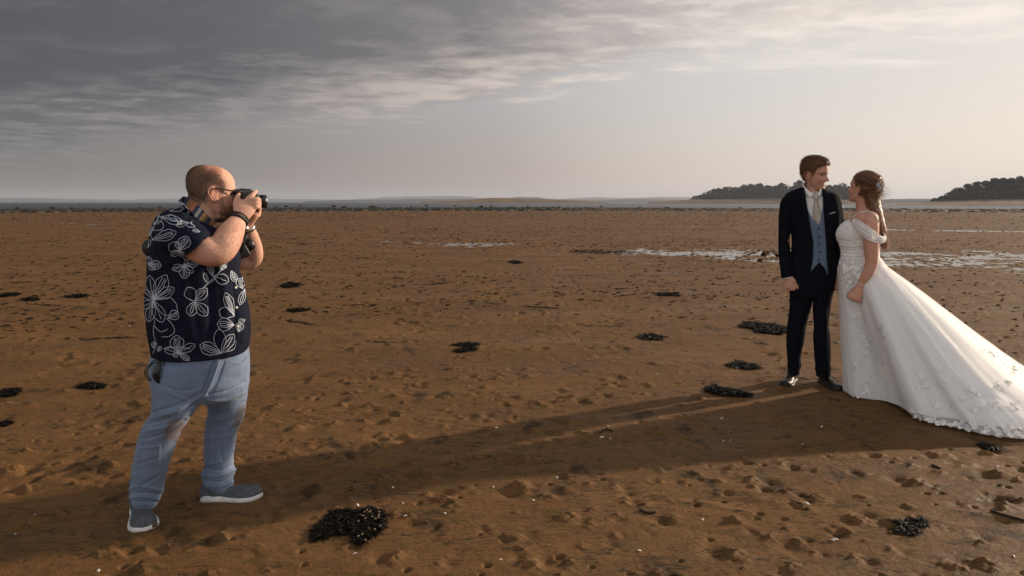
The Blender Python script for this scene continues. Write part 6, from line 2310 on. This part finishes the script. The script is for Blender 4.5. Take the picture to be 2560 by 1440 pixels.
# draped sleeve off the shoulder and beaded strap
def drape(A, B, nfold, amp, sub=8, m=12):
    A, B = catmull(A, sub), catmull(B, sub)
    n = len(A)
    T = np.gradient((A + B) / 2, axis=0)
    N = np.cross(T, B - A)
    N /= np.linalg.norm(N, axis=1)[:, None] + 1e-9
    rows = []
    for j in range(m):
        t = j / (m - 1)
        rows.append(A * (1 - t) + B * t + N * (amp * math.sin(t * math.pi) * 1.6 + amp * 0.5 * np.sin(t * nfold * 2 * math.pi + np.linspace(0, 2.0, n)))[:, None])
    return np.array(rows)


dr = drape([P(2134, 544, -0.120), P(2148, 551, -0.200), P(2172, 566, -0.236), P(2198, 588, -0.215), P(2209, 590, -0.130), P(2203, 572, -0.030)],
           [P(2129, 564, -0.170), P(2148, 583, -0.225), P(2176, 604, -0.252), P(2203, 609, -0.225), P(2214, 600, -0.130), P(2206, 584, -0.020)], 3.0, -0.006)
v, f = skin_rings(dr, cap=False, close=False)
d_me = mesh_from('drape', v, f)
paint(d_me, np.column_stack([np.tile(np.linspace(0, 0.15, dr.shape[1]), dr.shape[0]), np.repeat(np.linspace(0, 1, dr.shape[0]), dr.shape[1]), np.zeros(len(v))]))
shell(link('sleeve_drape', d_me, M_DRAPE, BRIDE), 0.002)
br_bvh = bvh_of(br_me)
sp = []
for x, y in catmull([(2134, 543), (2146, 534), (2158, 530.5), (2168, 530), (2178, 533), (2188, 541), (2196, 554), (2200, 568)], 5):
    q, n_ = cast(BR, br_bvh, x, y)
    sp.append(q + n_ * 0.003 if q is not None else P(x, y, -0.06))
STR = add('shoulder_strap', tube(sp, [0.0028] * len(sp), 7, 2), M_LACE, BRIDE)
for k in range(2, len(sp) - 2, 6):
    add('bead', ellipsoid(sp[k] + np.array((0, 0, 0.003)), np.eye(3), (0.006, 0.006, 0.005), 10, 6), M_PEARL, STR)

# ------------------------------------------------------------------ the sand itself (after the trodden spots are known)
sand_me, SAND_GRID = build_sand()
sand = link('sand', sand_me, sand_material())
sand['kind'] = 'structure'


def sand_z(x, y):
    rad, ang, Z = SAND_GRID
    i = int(np.clip(np.searchsorted(rad, math.hypot(x, y)), 0, len(rad) - 1))
    a = math.atan2(x, y)
    if a < ang[0]:
        a += 2 * math.pi
    j = int(np.clip(np.searchsorted(ang, a), 0, len(ang) - 1))
    return float(Z[i, j])


# ------------------------------------------------------------------ seaweed, shells, twigs
M_WEED = principled('bladder wrack', (0.0060, 0.0050, 0.0032), 0.60, 0.10, vary=0.5, vary_scale=40)
M_BLADDER = principled('wrack bladder', (0.10, 0.06, 0.022), 0.35, 0.5)


def weed_mesh(name, pts, seed, leaf=0.035, height=0.03, bladders=0):
    """a heap of small wrack fronds lying on the points given (local x, y)"""
    g = np.random.default_rng(seed)
    V, F = [], []
    for x, y in pts:
        z = abs(g.normal(0, height * 0.17)) + 0.001
        a = g.uniform(0, 2 * math.pi)
        L = leaf * g.uniform(0.7, 2.1)
        w = leaf * g.uniform(0.08, 0.20)
        dx, dy = math.cos(a), math.sin(a)
        up = g.uniform(-0.2, 0.35)
        curl = g.uniform(-1.2, 1.2)
        o = len(V)
        for k in range(4):
            t = k / 3
            ww = w * (0.55, 1.0, 0.95, 0.25)[k]
            cx = x + dx * L * (t - 0.5) - dy * curl * L * (t - 0.5) ** 2
            cy = y + dy * L * (t - 0.5) + dx * curl * L * (t - 0.5) ** 2
            cz = max(z + L * up * math.sin(t * 2.6) * 0.55, 0.001)
            V.append((cx - dy * ww, cy + dx * ww, cz))
            V.append((cx + dy * ww, cy - dx * ww, cz + w * g.uniform(-0.5, 0.9)))
        for k in range(3):
            q = o + 2 * k
            F.append((q, q + 1, q + 3, q + 2))
    return mesh_from(name, V, F)


def weed_thing(outline, n, label, seed, leaf=0.035, height=0.03, bladders=0):
    """wrack spread inside an outline drawn on the ground; a base point in the middle"""
    g = np.random.default_rng(seed)
    W = np.array([G(x, y)[:2] for x, y in outline])
    c = W.mean(0)
    lo, hi = W.min(0), W.max(0)
    pts = []
    while len(pts) < n:
        q = g.uniform(lo, hi, (n * 2, 2))
        q = q + g.normal(0, leaf * 0.25, q.shape)
        pts += list(q[in_poly(q, W)])
    pts = np.array(pts[:n]) - c
    t = thing('seaweed_clump', label, 'seaweed', (c[0], c[1], sand_z(*c)), 'seaweed left on the sand')
    link('fronds', weed_mesh('fronds', pts, seed, leaf, height), M_WEED, t, smooth=False)
    if bladders:
        parts = []
        for k in range(bladders):
            p = pts[g.integers(len(pts))]
            if p[0] < 0.02:
                continue
            parts.append(ellipsoid((p[0], p[1], height * 0.45 + g.uniform(0, 0.006)), np.eye(3), (0.006, 0.006, 0.006), 8, 6))
        if parts:
            o = add('bladders', merge(parts), M_BLADDER, t)
            o['kind'] = 'stuff'
    FLAT_SPOTS.append((c[0], c[1], 0.1))
    return t


weed_thing([(775, 1340), (790, 1320), (812, 1305), (828, 1285), (860, 1278), (900, 1282), (935, 1272), (962, 1290), (950, 1302), (966, 1308), (955, 1328), (930, 1345), (905, 1366), (885, 1358), (880, 1338), (850, 1336), (820, 1346), (790, 1354)], 1500, 'large black seaweed clump in the foreground between photographer and couple', 1, 0.034, 0.030, 45)
weed_thing([(1850, 820), (1862, 808), (1890, 809), (1930, 812), (1966, 822), (1972, 834), (1940, 838), (1900, 834), (1875, 824)], 1100, 'long heap of dark seaweed right behind the groom\'s leg', 2, 0.055, 0.050)
weed_thing([(1764, 980), (1772, 968), (1790, 966), (1815, 974), (1850, 980), (1880, 988), (1872, 994), (1835, 990), (1800, 988)], 700, 'dark seaweed strip on the sand left of the groom\'s shoes', 3, 0.040, 0.028)
weed_thing([(2215, 1300), (2240, 1308), (2270, 1300), (2310, 1300), (2320, 1312), (2300, 1330), (2285, 1345), (2260, 1340), (2230, 1330), (2250, 1318)], 420, 'glistening black seaweed on lumpy sand below the bridal train', 4, 0.026, 0.020, 0)
weed_thing([(1130, 862), (1160, 858), (1196, 858), (1196, 866), (1150, 868)], 240, 'upper of two thin seaweed strips on the open middle sand', 5, 0.05, 0.022)
weed_thing([(1136, 878), (1160, 872), (1192, 870), (1186, 878), (1150, 882)], 220, 'lower of two thin seaweed strips on the open middle sand', 6, 0.05, 0.018)
weed_thing([(1815, 912), (1850, 902), (1890, 912), (1905, 922), (1870, 924), (1835, 920)], 380, 'ragged seaweed patch on the sand beside the groom\'s knee', 7, 0.045, 0.022)
weed_thing([(1590, 842), (1625, 834), (1665, 842), (1655, 852), (1610, 850)], 260, 'flat seaweed patch left of the long heap behind the groom', 8, 0.055, 0.025)
weed_thing([(700, 716), (722, 708), (748, 712), (742, 719), (712, 720)], 220, 'dark seaweed scrap just right of the photographer\'s shirt', 9, 0.09, 0.05)
weed_thing([(190, 968), (225, 958), (262, 962), (262, 972), (225, 974)], 240, 'seaweed patch on the sand left of the photographer\'s thigh', 10, 0.045, 0.03)
weed_thing([(0, 985), (20, 974), (50, 976), (40, 990), (8, 994)], 200, 'seaweed clump at the left edge level with the trousers', 11, 0.05, 0.03)
weed_thing([(0, 740), (20, 736), (48, 736), (40, 742), (5, 744)], 160, 'thin seaweed strip at the left edge level with the shirt', 12, 0.09, 0.03)
weed_thing([(60, 750), (75, 746), (95, 750), (85, 754), (64, 754)], 140, 'small seaweed clump on the sand left of the shirt back', 13, 0.08, 0.04)
weed_thing([(160, 742), (200, 738), (226, 741), (210, 745), (170, 746)], 150, 'narrow seaweed strip on the sand nearest the shirt back', 14, 0.08, 0.04)
weed_thing([(0, 1060), (20, 1052), (26, 1062), (10, 1068)], 120, 'small black seaweed scrap at the left edge near knee height', 15, 0.035, 0.03)
weed_thing([(720, 776), (750, 770), (772, 776), (760, 780), (730, 780)], 130, 'thin seaweed strip right of the photographer\'s shirt front', 16, 0.07, 0.025)
weed_thing([(1640, 735), (1665, 732), (1702, 736), (1690, 740), (1650, 740)], 130, 'thin dark seaweed line on sand left of the groom\'s hand', 17, 0.08, 0.03)
weed_thing([(1270, 655), (1290, 651), (1306, 657), (1290, 661)], 120, 'small dark seaweed heap at the middle of the flat', 18, 0.09, 0.06)
weed_thing([(1420, 628), (1445, 624), (1588, 628), (1570, 632), (1440, 632)], 160, 'seaweed scraps strung along the edge of the long pool', 19, 0.12, 0.05)
weed_thing([(2440, 1112), (2465, 1108), (2500, 1120), (2480, 1126)], 150, 'dark scrap of seaweed just under the train hem', 20, 0.03, 0.015)

# many small scraps: nothing tells these apart
sg = np.random.default_rng(5)
scraps = []
for s in range(4):
    a = sg.uniform(0, 6.28, 70)
    r = np.sqrt(sg.uniform(0, 1, 70))
    scraps.append(weed_mesh('scrap', np.column_stack([np.cos(a) * r * 0.16 * (1 + 0.5 * s), np.sin(a) * r * 0.045]), 50 + s, 0.05, 0.022))
taken = []
tries = 0
while len(taken) < 70 and tries < 4000:
    tries += 1
    px, py = sg.uniform(0, 2560), 528 + 330 * sg.uniform(0, 1) ** 1.9
    if (330 < px < 680 and py > 500) or (px > 1930 and py > 660) or (1700 < px < 2000 and py > 780):
        continue
    if any(abs(px - a) < 26 and abs(py - b) < 7 for a, b in taken):
        continue
    taken.append((px, py))
    w = G(px, py)
    o = link('seaweed_scrap', scraps[len(taken) % 4], M_WEED, smooth=False)
    o.location = (w[0], w[1], sand_z(w[0], w[1]) - 0.002)
    k = (0.42 + 0.046 * w[1]) * sg.uniform(0.6, 1.35)
    k = min(k, 5.5)
    o.scale = (k, k, min(k, 2.0) * 0.55)
    o.rotation_euler = (0, 0, sg.normal(0, 0.35))
    where = 'left of the photographer' if px < 500 else 'between the photographer and the middle of the flat' if px < 1000 else 'in the middle of the open flat' if px < 1500 else 'on the flat left of the groom' if px < 1960 else 'far out behind the bride'
    tag(o, 'small dark seaweed scrap ' + where, 'seaweed', 'small seaweed scraps on the flat')

# crumbs of weed and cast lumps that nobody could count, out to the shore
def litter():
    g = np.random.default_rng(91)
    n = 24000
    r = 8.5 * (120 / 8.5) ** (g.uniform(0, 1, n) ** 0.72)
    a = g.uniform(-R_(46), R_(46), n)
    x, y = r * np.sin(a), r * np.cos(a)
    k = fbm(np.column_stack([x * 0.12, y * 0.25, np.zeros(n)]), 3, 61)
    m = (g.uniform(-0.6, 0.5, n) < k) | (r > 60)
    x, y, r = x[m], y[m], r[m]
    V, F = [], []
    for i in range(len(x)):
        w = g.uniform(0.010, 0.060) * (1 + r[i] * 0.020)
        h = g.uniform(0.005, 0.022) * (1 + r[i] * 0.016)
        z = sand_z(x[i], y[i]) - 0.004
        d = w * g.uniform(0.4, 0.9)
        o = len(V)
        V += [(x[i] - w, y[i] - d * g.uniform(-0.3, 0.3), z), (x[i] - w * 0.2, y[i] - d, z), (x[i] + w, y[i] + d * g.uniform(-0.3, 0.3), z), (x[i] + w * 0.3, y[i] + d, z), (x[i] - w * g.uniform(0.1, 0.5), y[i], z + h * g.uniform(0.5, 1)), (x[i] + w * g.uniform(0.1, 0.5), y[i], z + h)]
        F += [(o, o + 1, o + 4), (o + 1, o + 5, o + 4), (o + 1, o + 2, o + 5), (o + 2, o + 3, o + 5), (o + 3, o + 4, o + 5), (o + 3, o, o + 4)]
    ob = add('weed_litter', (V, F), principled('weed crumbs', (0.036, 0.023, 0.011), 0.85, 0.1, vary=0.6, vary_scale=0.9), smooth=False)
    tag(ob, 'dark crumbs of weed strewn all over the tidal flat', 'weed', kind='stuff')


litter()


# shells
def shell_mesh():
    n, m = 13, 5
    v = [(0, 0, 0.004)]
    for i in range(1, m + 1):
        t = i / m
        for j in range(n):
            a = -1.15 + 2.3 * j / (n - 1)
            rr = t * (1 + (0.035 if j % 2 else -0.02) * t)
            v.append((rr * math.cos(a), rr * math.sin(a) * 1.05, 0.42 * math.sin(math.pi * min(t * 0.55 + 0.12, 1)) * (1 - 0.35 * abs(a) ** 2 / 1.3) + (0.02 if j % 2 else 0) * t - 0.30 * t ** 3))
    f = [(0, 1 + j, 2 + j) for j in range(n - 1)]
    for i in range(m - 1):
        for j in range(n - 1):
            q = 1 + i * n + j
            f.append((q, q + n, q + n + 1, q + 1))
    return mesh_from('shell', v, f)


SHELL = shell_mesh()
M_SHELL = principled('bleached shell', (0.72, 0.66, 0.60), 0.5, 0.4, vary=0.15, vary_scale=3)
SHELL.materials.append(M_SHELL)
named = {(2085, 1354): 'round cream shell beside a pit in the sand at lower right', (2018, 1260): 'white shell lying alone on the sand below the gown', (252, 1424): 'pale oval shell at the bottom edge left of centre', (1508, 1095): 'largest pale shell of a pair in the couple\'s shadow', (888, 1386): 'white shell just below the big foreground seaweed',
         (898, 1290): 'white shell lying on top of the big foreground seaweed', (1012, 1296): 'white shell on sand right of the big foreground seaweed', (85, 1291): 'small pale shell left of the photographer\'s near shoe', (37, 1340): 'small shell in the bottom left corner of the sand', (2052, 1068): 'white shell in shadow below the bride\'s hem'}
sizes = {(2085, 1354): 0.019, (2018, 1260): 0.017, (252, 1424): 0.018, (1508, 1095): 0.020}
plain = [(1520, 1068), (1524, 1097), (1805, 1046), (1810, 1043), (1822, 1080), (1824, 1101), (1808, 1103), (1170, 967), (1228, 949), (1241, 1069), (896, 965), (1640, 935), (2005, 1115), (1930, 1130), (1005, 1258), (980, 1218), (1112, 1282), (1230, 1218), (2492, 1165), (2080, 1348), (1470, 900), (1420, 882), (945, 800), (775, 782), (1110, 766), (890, 730), (1335, 1250), (1395, 1190), (640, 865), (324, 815), (250, 738), (188, 735), (310, 870), (430, 1000), (2300, 1190), (2440, 1250), (1760, 1300), (1600, 1380), (1250, 1400), (2530, 1390)]
for k, (px, py) in enumerate(list(named) + plain):
    w = G(px, py)
    o = link('shell', SHELL, None)
    s = sizes.get((px, py), 0.010 * sg.uniform(0.7, 1.35) * (1 + max(w[1] - 4, 0) * 0.06))
    z = sand_z(w[0], w[1])
    if (px, py) == (898, 1290):
        z += 0.05
    o.location = (w[0], w[1], z + 0.001)
    o.scale = (s, s, s)
    o.rotation_euler = (sg.normal(0, 0.25), sg.normal(0, 0.25), sg.uniform(0, 6.28))
    tag(o, named.get((px, py), 'tiny white shell on the sand ' + ('at far left, around the photographer' if px < 700 else 'between the photographer and the couple' if px < 1900 else 'below the bridal gown')), 'shell', 'shells on the sand')

# thin stems of weed
M_STEM = principled('dry stem', (0.030, 0.020, 0.011), 0.7, 0.3)
for pts, label in (([(2478, 1282), (2505, 1292), (2535, 1301), (2562, 1308)], 'long dark stem lying at the right edge below the train'), ([(1500, 1083), (1514, 1076), (1530, 1080)], 'short dark twig lying above the pair of shells'), ([(2330, 1165), (2350, 1172)], 'stubby dark stick on sand under the train'), ([(1600, 1278), (1620, 1284), (1638, 1282)], 'thin bent stem on the bottom middle sand')):
    P3 = []
    for x, y in pts:
        w = G(x, y)
        P3.append((w[0], w[1], sand_z(w[0], w[1]) + 0.006))
    P3 = np.array(P3)
    b0 = P3[0].copy()
    o = add('stem', tube(P3 - b0, [0.006] * len(P3), 7, 5), M_STEM)
    o.location = tuple(b0)
    tag(o, label, 'stem')

# ------------------------------------------------------------------ sea haze
hz_mat = bpy.data.materials.new('sea haze')
hz_mat.use_nodes = True
_b = NB(hz_mat.node_tree)
_o = _b.n('ShaderNodeOutputMaterial')
_v = _b.n('ShaderNodeVolumePrincipled')
_v.inputs['Color'].default_value = (0.64, 0.71, 0.84, 1)
_v.inputs['Density'].default_value = 0.00019
_v.inputs['Anisotropy'].default_value = 0.2
_b.put(_o.inputs['Volume'], _v.outputs[0])
hz_v = [(x, y, z) for z in (-9.0, 75.0) for y in (-7000.0, 7000.0) for x in (-7000.0, 7000.0)]
hz_f = [(0, 2, 3, 1), (4, 5, 7, 6), (0, 1, 5, 4), (2, 6, 7, 3), (0, 4, 6, 2), (1, 3, 7, 5)]
haze = add('haze', (hz_v, hz_f), hz_mat, smooth=False)
tag(haze, 'thin pale sea haze lying over the whole bay', 'haze', kind='stuff')
